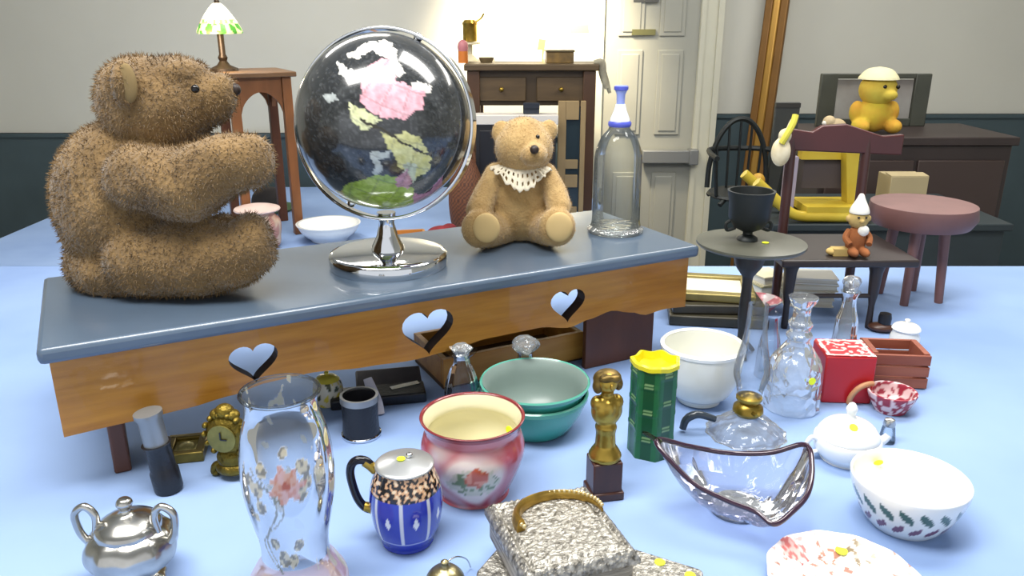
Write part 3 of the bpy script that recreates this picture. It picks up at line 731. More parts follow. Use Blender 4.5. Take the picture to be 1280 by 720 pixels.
# gold crescent lying on the lid
ctr = Vector((.052, .756, TZ+.0295+.0425))
t = thing('gold_bracelet', 'open gold beaded bracelet lying on the silver box lid', 'bracelet', ctr, ANG)
pts = [(.050*math.cos(math.radians(a))+.006, .040*math.sin(math.radians(a))+.012, .002) for a in range(-8, 200, 8)]
obj('band', tube(NB(), pts, [.003, .006, .008, .010, .012], 10, flat=.45), mat('worn gold', (170, 138, 66), .3, .85, var=.25, scale=60), t)
for k, a in enumerate(range(-4, 200, 7)):
    b = math.radians(a); obj('bead', ell(NB(), (0, 0, 0), (.0026,)*3, 10), mat('pale gold bead', (210, 190, 140), .3, .7), t, (.050*math.cos(b)+.006, .040*math.sin(b)+.012, .0068))
# small silver pendant pot
p = G(557, 738, TZ)
t = thing('tea_infuser', 'small pointed silver tea infuser with chain at the bottom edge', 'tea infuser', p)
obj('ball', lathe([(0, 0), (.012, 0), (.02, .01), (.021, .018), (.014, .027), (.006, .031), (.004, .035), (.0045, .038), (0, .041)], 36, sub=3), mat('aged silver gilt', (150, 140, 104), .3, .85, var=.3, scale=80), t)
obj('chain', tube(NB(), [(.003, .002, .037), (.012, .014, .034), (.022, .028, .020), (.026, .036, .003)], .0009, 6, smooth=5), M_silver, t)

# ------------------------------------------------------------------ brass figure on a wood block
p = G(754, 617, TZ); Y = p.y; s = S(1, Y, TZ+.08)
t = thing('brass_figurine', 'brass bust of a figure on a dark wooden plinth', 'figurine', p, .2)
hz = lambda q: H(q, Y)-TZ
h1 = hz(572)
bm = Box((0, 0, h1*.5), (s*38, s*34, h1)); box(bm, (0, 0, .006), (s*43, s*39, .012)); obj('plinth', bm, mat('dark mahogany', (66, 38, 30), .35, var=.2, scale=20, stretch=(4, 4, 1)), t, bevel=.002, label='dark brown wooden plinth')
bm = lathe([(0, h1), (s*20, h1), (s*21, h1+.006), (s*18, h1+.012), (s*13, h1+.02), (s*12, hz(540)), (s*14, hz(532)), (s*11, hz(528)), (0, hz(527))], 30)
ell(bm, (0, 0, hz(512)), (s*20, s*14, s*22)); ell(bm, (-s*12, 0, hz(503)), (s*9, s*10, s*10)); ell(bm, (s*12, 0, hz(503)), (s*9, s*10, s*10)); ell(bm, (0, -s*9, hz(508)), (s*8, s*7, s*12))
ell(bm, (0, 0, hz(490)), (s*8, s*8, s*9))
ell(bm, (-s*1, -s*1, hz(477)), (s*13, s*14, s*14))
bm = blob(bm, .0016, 3)
obj('bust', bm, M_brass, t)
bm = NB(); ell(bm, (0, s*3, hz(474)), (s*18, s*14, s*12)); ell(bm, (-s*13, 0, hz(482)), (s*6, s*9, s*9)); ell(bm, (s*13, 0, hz(480)), (s*6, s*9, s*9)); ell(bm, (-s*5, -s*10, hz(469)), (s*9, s*6, s*5)); ell(bm, (s*6, -s*9, hz(470)), (s*8, s*6, s*5))
obj('hair', blob(bm, .0016, 2), mat('dark bronze', (112, 92, 48), .4, .8, var=.4, scale=70), t)
bm = NB(); ell(bm, (0, -s*15, hz(478)), (s*2, s*3, s*4), 10); obj('nose', bm, M_brass, t)

# ------------------------------------------------------------------ green bamboo vase
p = G(813, 563, TZ); Y = p.y
pr = plx(Y, TZ, [(29, 566), (29.5, 455), ]); h = H(452, Y)-TZ; r0 = S(30, Y, TZ+.07)
t = thing('bamboo_vase', 'dark green moulded bamboo vase with bright yellow rim', 'vase', p, .25)
lob = lambda th: 1-.10*abs(math.sin(th*3.5))
nodes = lambda th: [h*((.22+.29*k+.11*(int(th*3.5/PI) % 2)) % 1) for k in range(3)]
def vc(th, z, r, q):
    for zz in nodes(th):
        f = (th*3.5/PI) % 1
        if .25 < f < .75 and (abs(z-zz) < .0012 or abs(z-zz-.005) < .0009): return (126, 160, 108)
    return (34, 98, 56) if lob(th) > .93 else (22, 74, 42)
P_ = [(r0*.99, h*i/60) for i in range(61)]
obj('vase_body', lathe([(0, 0)]+P_, 168, col=vc, mod=lambda th, r, z: (r*lob(th)*(1+.02*(min(abs(z-n_) for n_ in nodes(th)) < .003)), z)), vcol('green glaze', .25), t)
M_y = mat('yellow glaze', (226, 214, 36), .3)
obj('vase_rim', lathe([(r0*1.01, h-.004), (r0*1.05, h-.003), (r0*1.05, h+.003), (r0*.9, h+.004), (r0*.88, h-.008), (0, h-.012)], 168, mod=lambda th, r, z: (r*lob(th), z+.0012*math.cos(th*7))), M_y, t, label='bright yellow glazed rim and inside')

# ------------------------------------------------------------------ white bowl
p = G(873, 500, TZ); Y = p.y
pr = plx(Y, TZ, [(24, 501), (27, 494), (36, 488), (46, 470), (50, 450), (51, 430)]); pr[0] = (pr[0][0], 0)
t = thing('china_bowl', 'deep plain white china bowl behind the green vase', 'bowl', p)
obj('bowl', lathe(hollow(pr, .004), 72, sub=3), mat('ivory china', (232, 232, 222), .2, coat=.3), t)
r_, z_ = pr[-1]; obj('rim', lathe([(r_-.004, z_-.004), (r_+.0015, z_-.005), (r_+.002, z_), (r_-.001, z_+.002), (r_-.0045, z_)], 72), M_white, t)

# ------------------------------------------------------------------ oil lamp
p = G(932, 540, TZ); Y = p.y; hz = lambda q: H(q, Y)-TZ; s = S(1, Y, TZ+.05)
t = thing('oil_lamp', 'clear glass oil lamp with brass burner and tall chimney', 'oil lamp', p)
pr = plx(Y, TZ, [(46, 548), (45, 538), (36, 530), (24, 522), (14, 516)]); pr[0] = (pr[0][0], 0)
obj('font', lathe([(0, 0)]+pr+[(0, pr[-1][1])], 48, sub=4, mod=lambda th, r, z: (r*(1+.03*math.cos(th*12)), z)), M_cut, t, label='pressed glass oil font')
zb = pr[-1][1]
obj('burner', lathe([(0, zb-.002), (s*15, zb-.002), (s*19, zb+.004), (s*18, zb+.012), (s*12, zb+.018), (s*16, zb+.024), (s*16, zb+.028), (s*5, zb+.034), (0, zb+.035)], 30), M_brass, t)
obj('wick_knob', tube(NB(), [(0, -s*15, zb+.01), (.004, -s*24, zb+.01)], .003, 10), M_brass, t)
pr = plx(Y, TZ, [(15, 492), (18, 480), (22, 468), (21, 452), (16, 430), (13, 405), (12.5, 380)])
obj('chimney', lathe(pr, 48, sub=4), glass('chimney glass', (249, 251, 252), (188, 193, 198), .8, milk=.03), t)
obj('handle', tube(NB(), [(-s*40, 0, .022), (-s*62, 0, .030), (-s*76, 0, .022), (-s*80, 0, .006)], [.005, .0065, .0055], 12, smooth=6), mat('smoky dark glass', (50, 58, 66), .1), t, label='dark curved finger handle')

# ------------------------------------------------------------------ decanters on the right
t, p, Y = decanter('clear glass decanter with ringed neck and yellow sticker right of the lamp', 988, 508, [(31, 512), (33, 500), (33, 470), (31, 452), (20, 436), (13, 425), (16, 418), (12, 412), (15, 404), (11, 398), (11, 385), (15, 378), (18, 371)], None, None, M_cut)
z_ = H(462, Y)-TZ; sticker(t, (.012, -S(34, Y, TZ+.05), z_), .006, (PI/2, 0, .2))
# red box
p = G(1048, 492, TZ); Y = p.y; s = S(1, Y, TZ+.03); hz = lambda q: H(q, Y-.03)-TZ
t = thing('red_box', 'bright red square box with white lace trimmed lid', 'box', p, math.radians(-4))
hb = H(447, Y-.04)-TZ
obj('box_body', Box((0, 0, hb/2), (s*60, s*56, hb)), mat('bright red lacquer', (178, 28, 36), .35, var=.08, scale=12), t, bevel=.003)
def lace(th, z, r, q):
    k = noise.noise(Vector((r*math.cos(th)*130, r*math.sin(th)*130, 1))); return (222, 190, 184) if k > .05 else (178, 30, 40)
bm = NB(); lay = bm.verts.layers.float_color.new('Col'); g = []
for i in range(41):
    row = []
    for j in range(41):
        x, y = (i/40-.5)*s*58, (j/40-.5)*s*54; v = bm.verts.new((x, y, hb+.001)); e = max(abs(i/40-.5), abs(j/40-.5))
        c_ = (224, 204, 196) if .42 < e < .47 or noise.noise(Vector((x*120, y*120, 2))) > .12 else (182, 34, 44)
        v[lay] = (*lin(c_), 1); row.append(v)
    g.append(row)
for i in range(40):
    for j in range(40): bm.faces.new((g[i][j], g[i+1][j], g[i+1][j+1], g[i][j+1]))
obj('lace_lid', bm, vcol('lace print', .5), t, label='red lid with white lacy pattern')
obj('handle', tube(NB(), [(s*2, -s*32, .004), (s*3, -s*34, .018), (s*10, -s*36, .034), (s*20, -s*34, .040), (s*27, -s*32, .040)], .0045, 10, smooth=6), mat('tan cane', (184, 132, 92), .5), t, label='tan curved cane handle')
decanter('slender clear glass cruet standing behind the red box', 1050, 461, [(20, 464), (20, 455), (16, 435), (14, 420), (13, 400), (9, 385), (8, 372), (12, 364)], [(6, 366), (9, 358), (11, 352), (7, 346)], None, glass('cruet glass', (232, 236, 234), (130, 136, 136), 1.2, milk=.10), name='cruet', cat='cruet')
decanter('low thin glass cruet at the left of the oil lamp chimney', 958, 470, [(14, 474), (15, 462), (13, 430), (9, 412), (8, 398), (11, 392)], None, None, M_clear, name='cruet', cat='cruet')

# brick red crate and dishes, right edge
p = G(1112, 474, TZ)
t = thing('wooden_crate', 'small reddish brown slatted wooden crate at the right edge behind the red dish', 'crate', p, math.radians(-6))
M_cr = mat('reddish brown slats', (128, 66, 48), .6, c2=(152, 88, 66), scale=8, stretch=(1, 6, 6))
for k in range(3): 
    obj('slat', Box((0, -.036, .011+.021*k), (.095, .006, .018)), M_cr, t, bevel=.001); obj('slat', Box((0, .036, .011+.021*k), (.095, .006, .018)), M_cr, t, bevel=.001)
for sx in (-1, 1): obj('end_board', Box((sx*.042, 0, .032), (.01, .066, .064)), M_cr, t, bevel=.001)
obj('crate_floor', Box((0, 0, .004), (.074, .066, .006)), M_cr, t)
p = G(1112, 512, TZ); Y = p.y
def rc(th, z, r, q):
    k = noise.noise(Vector((math.cos(th)*r*120, math.sin(th)*r*120, z*120))); return (150, 44, 62) if k > -.06 else (222, 196, 196)
obj('transferware_dish', lathe([(0, 0), (.022, 0), (.026, .004), (.034, .02), (.038, .033), (.034, .033), (.03, .018), (.02, .008), (0, .007)], 72, sub=5, col=rc), vcol('red transferware', .2), None, p, label='red and white transferware dish in front of the wooden crate', cat='dish')
# dark wooden trinket + white jar
p = G(1100, 414, TZ); Y = p.y
t = thing('wooden_trinket', 'small dark brown wooden trinket with black knob on the bare cloth', 'trinket', p, -.3)
obj('base', ell(NB(), (0, 0, .009), (.025, .018, .0095)), mat('dark walnut', (72, 44, 32), .35, var=.2, scale=30), t)
obj('knob', lathe([(0, .014), (.012, .014), (.013, .03), (.011, .038), (0, .039)], 24), M_black, t, (.006, .003, 0))
p = G(1128, 440, TZ); obj('lidded_jar', lathe([(0, 0), (.02, 0), (.026, .01), (.027, .03), (.022, .045), (.026, .048), (.02, .056), (.004, .06), (.005, .066), (0, .068)], 40, sub=3), M_white, None, p, label='small white china jar at right edge behind the crate', cat='jar')
# white covered dish with loop handle
p = G(1056, 572, TZ); Y = p.y; s = S(1, Y, TZ+.03); hz = lambda q: H(q, Y)-TZ
t = thing('sauce_tureen', 'white porcelain covered dish with pointed finial and ring handle', 'tureen', p)
obj('bowl', lathe([(0, 0), (s*28, 0), (s*30, .003), (s*38, .014), (s*41, .026), (s*40, .034), (s*37, .037)], 56, sub=4), M_white, t)
obj('lid', lathe([(s*38, .037), (s*36, .043), (s*28, .054), (s*14, .062), (s*7, .064), (s*5, .07), (s*7, .078), (s*4, .086), (0, .089)], 48, sub=4), M_white, t)
obj('handle', tube(NB(), [(-s*36, -.004, .030), (-s*46, -.004, .036), (-s*52, -.004, .024), (-s*47, -.004, .012), (-s*37, -.004, .014)], .0035, 10, smooth=6), M_white, t)
obj('spout', tube(NB(), [(s*36, 0, .022), (s*46, 0, .030), (s*50, 0, .036)], [.008, .006, .005], 12, smooth=4), M_white, t)
sticker(t, (-.004, -.0215*1, .0602), .006, (.5, 0, 0))
p = G(1108, 552, TZ)
t = thing('salt_shaker', 'tiny glass salt shaker with metal cap right of the tureen', 'salt shaker', p)
obj('body', lathe([(0, 0), (.011, 0), (.012, .004), (.009, .024), (.008, .028)], 24), M_clear, t); obj('cap', lathe([(.0085, .027), (.009, .03), (.007, .037), (0, .039)], 24), M_silver, t)
# leaf bowl
p = G(1128, 652, TZ); Y = p.y
pr = plx(Y, TZ, [(36, 657), (40, 652), (54, 636), (66, 612), (70, 597)]); pr[0] = (pr[0][0], 0); zt_ = pr[-1][1]
def lc_(th, z, r, q):
    if q > .5: return (240, 240, 234)
    f = (th*18/(2*PI)+z/zt_*1.9) % 1; zz = z/zt_
    if .5 < zz < .86 and abs(f-.5) < .3*math.sin((zz-.5)/.36*PI): return (58, 92, 82)
    f2 = (th*18/(2*PI)-z/zt_*1.9+.3) % 1
    if .2 < zz < .46 and abs(f2-.5) < .3*math.sin((zz-.2)/.26*PI): return (112, 66, 92)
    return (232, 234, 230)
t = thing('leaf_bowl', 'white china bowl banded with green and plum leaves at right edge', 'bowl', p)
obj('bowl', lathe(hollow(pr, .0035), 220, sub=9, col=lc_), vcol('leaf china', .15, coat=.4), t)
sticker(t, (.0, .02, .0042), .007); sticker(t, (-.012, .058, zt_*.78), .006, (-1.1, 0, 0))
# floral plate
p = G(1054, 737, TZ); Y = p.y; r0 = S(92, Y, TZ)
def fp(th, z, r, q):
    if q < .45: return (236, 232, 228)
    x, y = r*math.cos(th), r*math.sin(th)
    for a, rr, c1 in ((2.2, .82, 0), (.9, .8, 1), (3.4, .8, 1), (4.6, .8, 0), (5.6, .8, 1), (2.9, .45, 2), (1.5, .6, 2)):
        cx, cy = rr*r0*math.cos(a), rr*r0*math.sin(a); k = noise.noise(Vector((x*170, y*170, a)))
        d_ = math.hypot(x-cx, y-cy)
        if c1 == 0 and d_ < .016+.006*k: return (214, 120, 116) if k > .05 else (236, 190, 184)
        if c1 == 1 and d_ < .015+.010*k: return (140, 122, 92) if k > 0.05 else (236, 228, 222)
        if c1 == 2 and d_ < .011+.008*k: return (186, 130, 110) if k > .1 else (238, 230, 226)
    k = noise.noise(Vector((x*90, y*90, 11)))
    if k > .42: return (176, 128, 112)
    if k < -.5: return (226, 180, 176)
    return (242, 234, 230)
t = thing('floral_plate', 'white china plate scattered with pink flowers at the lower right', 'plate', p)
obj('plate', lathe([(0, .001), (r0*.5, .0), (r0*.6, .002), (r0*.99, .015), (r0, .0165), (r0*.985, .0175), (r0*.64, .006), (r0*.55, .0035), (0, .003)], 180, sub=14, col=fp, mod=lambda th, r, z: (r*(1+(.012*math.cos(th*12) if r > r0*.7 else 0)), max(z, 0))), vcol('floral china', .15, coat=.4), t)
a = 1.25; sticker(t, (r0*.72*math.cos(a), r0*.72*math.sin(a), .0095), .007, (.12, 0, 0))
# ------------------------------------------------------------------ purple rimmed glass dish
base = G(920, 636, TZ)
rim = [(820, 551, .098), (862, 558, .074), (910, 566, .062), (962, 566, .07), (1006, 556, .088), (1015, 582, .080), (1010, 616, .066), (990, 640, .052), (967, 655, .046), (945, 640, .05), (905, 624, .058), (862, 600, .070)]
R3 = catmull([G(a, b, TZ+c)-base for a, b, c in rim], 8, True)
t = thing('glass_dish', 'clear glass boat-shaped dish with three corners and purple edge', 'dish', base)
bm = NB(); n = len(R3); rows = []
for j in range(15):
    q = j/14; row = []
    for i in range(n):
        v = R3[i]; a = math.atan2(v.y, v.x); b_ = Vector((.03*math.cos(a), .03*math.sin(a), .008))
        k = q**.85; zq = b_.z+(v.z-b_.z)*q**1.7
        w_ = b_.lerp(v, k); row.append(bm.verts.new((w_.x, w_.y, zq+.0012*math.sin(i*.9+j)*(1-q))))
    rows.append(row)
for j in range(14):
    for i in range(n): bm.faces.new((rows[j][i], rows[j][(i+1) % n], rows[j+1][(i+1) % n], rows[j+1][i]))
bm.faces.new(rows[0])
obj('bowl', bm, glass('lilac glass', (226, 226, 236), (136, 124, 160), 1.4, bump=.6, bscale=22, milk=.05), t)
obj('rim', tube(NB(), R3, .0034, 10, closed=True), mat('plum glass edge', (52, 30, 48), .1, coat=.5), t, label='dark plum glass edge')
obj('foot', lathe([(0, 0), (.034, 0), (.035, .004), (.03, .009), (0, .0095)], 48), M_cut, t)
obj('tip', tube(NB(), [R3[0]+Vector((.006, 0, -.003)), R3[0]+Vector((-.012, .004, .008)), R3[0]+Vector((-.017, .004, .010))], [.004, .003, .0016], 8), glass('olive glass tip', (176, 190, 150), (90, 100, 70)), t)

# ------------------------------------------------------------------ behind the bench end: framed pictures lying flat
p = G(893, 392, TZ)
Mdf = mat('dark frame wood', (62, 58, 44), .4, var=.2, scale=20); Mgf = mat('dull gold frame', (148, 134, 80), .35, .5, var=.15, scale=30)
hs = 0
for k, (w, d_, hh, fm, inner, rz, lab) in enumerate(((.20, .17, .022, Mdf, (96, 94, 84), 8, 'dark wooden picture frame lying lowest in the stack behind the bench end'), (.19, .16, .02, Mdf, (120, 116, 104), 3, 'dark wooden picture frame in the middle of the flat stack'), (.18, .15, .018, Mgf, (222, 214, 186), 11, 'gold picture frame with cream mount on top of the flat stack'))):
    t = thing('picture_frame', lab, 'picture frame', p+Vector((-.004*k, .012*k, hs)), math.radians(-rz), 'framed pictures stacked flat')
    bm = NB()
    for c, s_ in (((0, -d_/2+.012, hh/2), (w, .024, hh)), ((0, d_/2-.012, hh/2), (w, .024, hh)), ((-w/2+.012, 0, hh/2), (.024, d_-.048, hh)), ((w/2-.012, 0, hh/2), (.024, d_-.048, hh))): box(bm, c, s_)
    obj('frame', bm, fm, t, bevel=.003); obj('mount', Box((0, 0, hh*.4), (w-.048, d_-.048, hh*.5)), mat('mount %d' % k, inner, .7, var=.05), t); hs += hh+.0005
# pink floral dish
p = G(950, 388, TZ)
def pk(th, z, r, q):
    k = noise.noise(Vector((math.cos(th)*r*60, math.sin(th)*r*60, 3))); return (214, 128, 136) if k > -.05 else (236, 224, 222)
obj('rose_dish', lathe([(0, 0), (.02, 0), (.024, .004), (.036, .018), (.044, .026), (.04, .026), (.03, .014), (.015, .007), (0, .006)], 64, sub=4, col=pk), vcol('rose china', .25), None, p, label='pink and white rose patterned dish beneath the candle stand', cat='dish')
# books
def book(x, y, z, w, d_, h, rz, cc, lab):
    t = thing('book', lab, 'book', (x, y, z), rz, 'pale books stacked behind the doll chair')
    cm = mat('book cover %s' % (cc,), cc, .6, var=.05)
    bm = Box((0, 0, .0015), (w, d_, .003)); box(bm, (0, 0, h-.0015), (w, d_, .003)); box(bm, (0, d_/2-.0015, h/2), (w, .003, h-.006)); obj('cover', bm, cm, t, smooth=False)
    obj('pages', Box((0, -.0015, h/2), (w-.006, d_-.007, h-.0065)), mat('paper edges', (238, 234, 218), .8, c2=(216, 208, 188), scale=6, stretch=(1, 1, 120)), t, smooth=False)
q = G(1006, 377, TZ)
zz = TZ
for k, (w, d_, h, rz, cc, lab) in enumerate(((.105, .075, .018, -.12, (222, 218, 206), 'grey backed book lowest in the right stack behind the doll chair'), (.102, .075, .017, -.16, (226, 222, 204), 'cream book second from the bottom behind the doll chair'), (.108, .075, .016, -.10, (214, 204, 176), 'tan book second from the top behind the doll chair'), (.104, .075, .014, -.15, (240, 238, 228), 'white book topmost of the right stack behind the doll chair'))):
    book(q.x+.002*k, q.y, zz, w, d_, h, rz, cc, lab); zz += h+.0003
q = G(956, 363, TZ); zz = TZ
for k, (w, d_, h, rz, cc, lab) in enumerate(((.07, .07, .022, .3, (176, 168, 130), 'olive covered book lowest of the left stack behind the candle stand'), (.066, .068, .022, .38, (214, 206, 172), 'cream covered book on top of the left stack behind the candle stand'))):
    book(q.x, q.y, zz, w, d_, h, rz, cc, lab); zz += h+.0003

# ------------------------------------------------------------------ candle stand with urn
M_dk = mat('blackened wood', (48, 46, 42), .45, var=.2, scale=15)
p = G(925, 444, TZ); Y = p.y
zt_ = H(302, Y)-TZ; rt = S(67, Y, TZ+zt_)
t = thing('candle_stand', 'dark round-topped pedestal stand beside the bench end', 'stand', p)
obj('stand_top', lathe([(0, zt_-.008), (rt*.96, zt_-.008), (rt, zt_-.004), (rt, zt_), (rt*.96, zt_+.001), (0, zt_)], 64), mat('dull grey stand top', (84, 84, 74), .35, var=.12, scale=14), t, label='round grey-brown top')
obj('column', lathe([(0, .012), (.014, .012), (.010, .02), (.008, .05), (.011, .08), (.009, zt_-.075), (.014, zt_-.06), (.024, zt_-.045), (.030, zt_-.02), (.034, zt_-.008), (0, zt_-.008)], 30, sub=3), M_dk, t)
for k in range(3):
    a = k*2*PI/3+.5; obj('foot', tube(NB(), [(.006*math.cos(a), .006*math.sin(a), .022), (.02*math.cos(a), .02*math.sin(a), .016), (.032*math.cos(a), .032*math.sin(a), .004)], [.006, .004], 8, smooth=4), M_dk, t)
bm = NB(); sticker(t, (.022, -.012, zt_+.0012), .006, label='tiny fluorescent yellow sticker')
ub = Vector((p.x-.004, p.y+.012, TZ+zt_+.001)); s = S(1, ub.y, ub.z)
t = thing('iron_urn', 'black iron urn with small handles on the round stand', 'urn', ub)
M_ir = mat('black iron', (34, 38, 38), .5, .3, var=.2, scale=20)
obj('urn_body', lathe([(0, 0), (s*13, 0), (s*12, s*3), (s*6, s*7), (s*6, s*10), (s*18, s*16), (s*25, s*28), (s*26, s*48), (s*29, s*62), (s*26, s*62), (s*22, s*40), (s*16, s*22), (0, s*18)], 40), M_ir, t)
for sx in (-1, 1): obj('handle', tube(NB(), [(sx*s*16, 0, s*15), (sx*s*26, 0, s*12), (sx*s*28, 0, s*20), (sx*s*23, 0, s*24)], s*2.2, 8, smooth=5), M_ir, t)

# ------------------------------------------------------------------ doll chair on the table, right
M_mah = mat('dark red mahogany', (62, 34, 30), .35, var=.2, scale=8, stretch=(1, 1, .4))
M_blk = mat('near black wood', (42, 34, 32), .4, var=.2, scale=10)
A = G(980, 410, TZ); B = G(1078, 404, TZ)
fy = A.y; by = fy+.17
bl = W(988, 200, by).x; br = W(1082, 200, by).x
t = thing('doll_chair', 'dark red doll-sized wooden chair with broad crest rail, standing on the table', 'chair', (0, 0, TZ)); 
hz = lambda q, Y: H(q, Y)-TZ
zs = hz(322, fy)
obj('seat', Box(((A.x+B.x)/2+.025, (fy+by)/2, zs-.008), (B.x-A.x+.10, by-fy+.04, .016)), M_blk, t, bevel=.004)
for x in (A.x, B.x):
    obj('leg', lathe([(0, 0), (.006, 0), (.007, .01), (.006, .05), (.010, .075), (.013, zs-.03), (.016, zs-.016), (0, zs-.016)], 20, sub=2), M_blk, t, (x, fy, 0))
for x in (bl, br):
    bm = tube(NB(), [(x, by, 0), (x, by, zs), (x+.002, by+.008, hz(170, by))], [.009, .011, .010], 12, smooth=5); obj('back_post', bm, M_mah, t)
P = [(bl-.012, hz(188, by)), (br+.075, hz(194, by)), (br+.075, hz(168, by)), (br+.03, hz(170, by)), ((bl+br)/2+.03, hz(155, by)), ((bl+br)/2-.02, hz(157, by)), (bl+.04, hz(165, by)), (bl-.012, hz(160, by))]
obj('crest_rail', prism(NB(), P, -.008, .008, Matrix.Translation((0, by+.006, 0)) @ RX), mat('red mahogany rail', (70, 30, 28), .3, var=.15, scale=8), t, bevel=.003, label='broad dark red crest rail')
obj('stretcher', tube(NB(), [(A.x, fy, .07), (B.x, fy, .07)], .005, 8), M_blk, t)
# soft toy sitting on the seat
p = Vector(((A.x+B.x)/2+.045, fy+.022, TZ+zs+.0005)); Y = p.y; s = S(1, Y, p.z)*1.15
t = thing('doll_figurine', 'little seated doll figure with white cap and rust-brown suit on the doll chair seat', 'figurine', p)
M_rust = mat('rust felt', (142, 84, 44), .9, var=.15, scale=40)
bm = ell(NB(), (0, 0, s*16), (s*11, s*10, s*16)); ell(bm, (-s*6, -s*11, s*5.6), (s*5, s*11, s*5)); ell(bm, (s*6, -s*11, s*5.6), (s*5, s*11, s*5)); obj('body', blob(bm, .0016, 3), M_rust, t)
bm = ell(NB(), (0, 0, s*40), (s*11, s*10, s*11)); ell(bm, (0, -s*10, s*39), (s*2.4, s*2.4, s*2.4)); ell(bm, (-s*11, 0, s*40), (s*2.5, s*2.5, s*3.5)); ell(bm, (s*11, 0, s*40), (s*2.5, s*2.5, s*3.5)); obj('head', blob(bm, .0012, 2), mat('tan felt', (186, 158, 96), .9, var=.12, scale=40), t, label='tan round head')
for sx in (-1, 1):
    obj('arm', tube(NB(), [(sx*s*8, 0, s*27), (sx*s*13, -s*4, s*20), (sx*s*10, -s*11, s*14)], s*3.3, 8, smooth=4), M_rust, t)
    obj('eye', ell(NB(), (sx*s*4, -s*9.4, s*43), (s*1.3,)*3, 10), M_eye, t)
bm = ell(NB(), (s*4, -s*7, s*28), (s*6, s*4, s*6)); obj('bib', bm, mat('white felt', (228, 224, 212), .9), t)
obj('cap', lathe([(s*9.6, s*46), (s*10.4, s*47), (s*9, s*52), (s*5, s*60), (s*2.4, s*66), (0, s*67)], 24, sub=3), mat('white felt', (228, 224, 212), .9), t, label='pointed white cap')
bm = Box((-s*17, -s*2, s*4), (s*16, s*12, s*8)); obj('log', ell(bm, (-s*25, -s*2, s*4), (s*6, s*6, s*4)), mat('tan felt', (186, 158, 96), .9), t)
# cream plush toy hung on the chair post
p = W(976, 190, by-.035); s = S(1, p.y, p.z)
t = thing('plush_toy', 'cream and yellow plush toy hanging on the doll chair back post', 'soft toy', p)
bm = ell(NB(), (0, 0, 0), (s*12, s*10, s*18)); ell(bm, (s*3, 0, s*20), (s*8, s*8, s*9)); ell(bm, (s*9, 0, s*32), (s*4, s*5, s*16), rot=Matrix.Rotation(.35, 3, 'Y')); obj('body', blob(bm, .0016, 3), mat('cream plush', (214, 196, 150), .9, c2=(232, 222, 192), scale=30), t)
obj('scarf', tube(NB(), [(-s*3, -s*8, s*12), (s*2, -s*9, s*22), (s*9, -s*7, s*36), (s*12, -s*4, s*46)], s*4, 8, smooth=4), mat('yellow ribbon', (206, 196, 70), .7), t, label='yellow ribbon')
obj('strap', tube(NB(), [(0, s*4, s*10), (s*8, .02, s*20), (s*14, .038, s*26)], s*2, 8, smooth=3), mat('brown strap', (110, 60, 40), .7), t)

# ------------------------------------------------------------------ teal chest with toys
cz_ = .98
x0 = W(918, 240, 3.7).x
t = thing('blanket_chest', 'dark teal painted chest standing behind the sale table at right', 'chest', ((x0+2.0)/2, 3.4, 0))
w_ = 2.0-x0
obj('chest_body', Box((0, 0, (cz_-.03)/2), (w_-.04, .56, cz_-.03)), mat('dark teal chest paint', (44, 54, 58), .6, var=.12, scale=5), t, bevel=.005)
obj('lid', Box((0, 0, cz_-.015), (w_, .6, .03)), mat('dark teal chest paint', (44, 54, 58), .6), t, bevel=.005)
# hoop-back armchair, doll size
p = Vector((W(928, 240, 3.56).x, 3.56, cz_)); s = S(1, p.y, 1.15); hz = lambda q: H(q, p.y)-cz_
t = thing('windsor_chair', 'black hoop-back doll armchair behind the iron urn', 'chair', p)
sz = hz(240)
obj('seat', lathe([(0, sz-.02), (s*40, sz-.02), (s*44, sz-.01), (s*42, sz), (0, sz-.004)], 40), M_ir, t)
for sx in (-1, 1):
    for sy in (-1, 1): obj('leg', tube(NB(), [(sx*s*28, sy*s*26, sz-.012), (sx*s*36, sy*s*32, 0)], .011, 8), M_ir, t)
hoop = [(-s*38, s*30, sz)]+[(s*38*math.cos(a)*-1, s*32, sz+.02+(hz(152)-sz-.02)*math.sin(a)) for a in [i*PI/14 for i in range(1, 14)]]+[(s*38, s*30, sz)]
obj('back_hoop', tube(NB(), hoop, .012, 8, smooth=3), M_ir, t)
for k in range(5):
    x = (k-2)*s*13; obj('spindle', tube(NB(), [(x, s*30, sz), (x*1.1, s*32, sz+(hz(156)-sz)*math.sqrt(max(.05, 1-(x*1.1/(s*40))**2)))], .006, 6), M_ir, t)
arm = [(-s*44, -s*34, hz(193)), (-s*44, 0, hz(192)), (-s*36, s*30, hz(191)), (0, s*40, hz(191)), (s*36, s*30, hz(191)), (s*44, 0, hz(192)), (s*44, -s*34, hz(193))]
obj('arm_rail', tube(NB(), arm, .012, 8, smooth=5), M_ir, t)
for sx in (-1, 1): obj('arm_post', tube(NB(), [(sx*s*38, -s*20, sz-.003), (sx*s*43, -s*22, hz(193))], .008, 8), M_ir, t)
p2 = W(997, 158, 3.52); s2 = S(1, 3.52, p2.z)
# dark slate plaque leaning on wall behind
t = thing('slate_board', 'small dark square board standing upright behind the hoop-back chair', 'board', (p2.x, 3.68, cz_))
hh = H(129, 3.64)-cz_; obj('panel', Box((0, 0, hh/2), (s2*32, .02, hh)), mat('charcoal board', (58, 60, 58), .6, var=.15), t, bevel=.004); obj('edge_strip', Box((0, -.012, hh-.012), (s2*32, .006, .02)), M_dk, t)
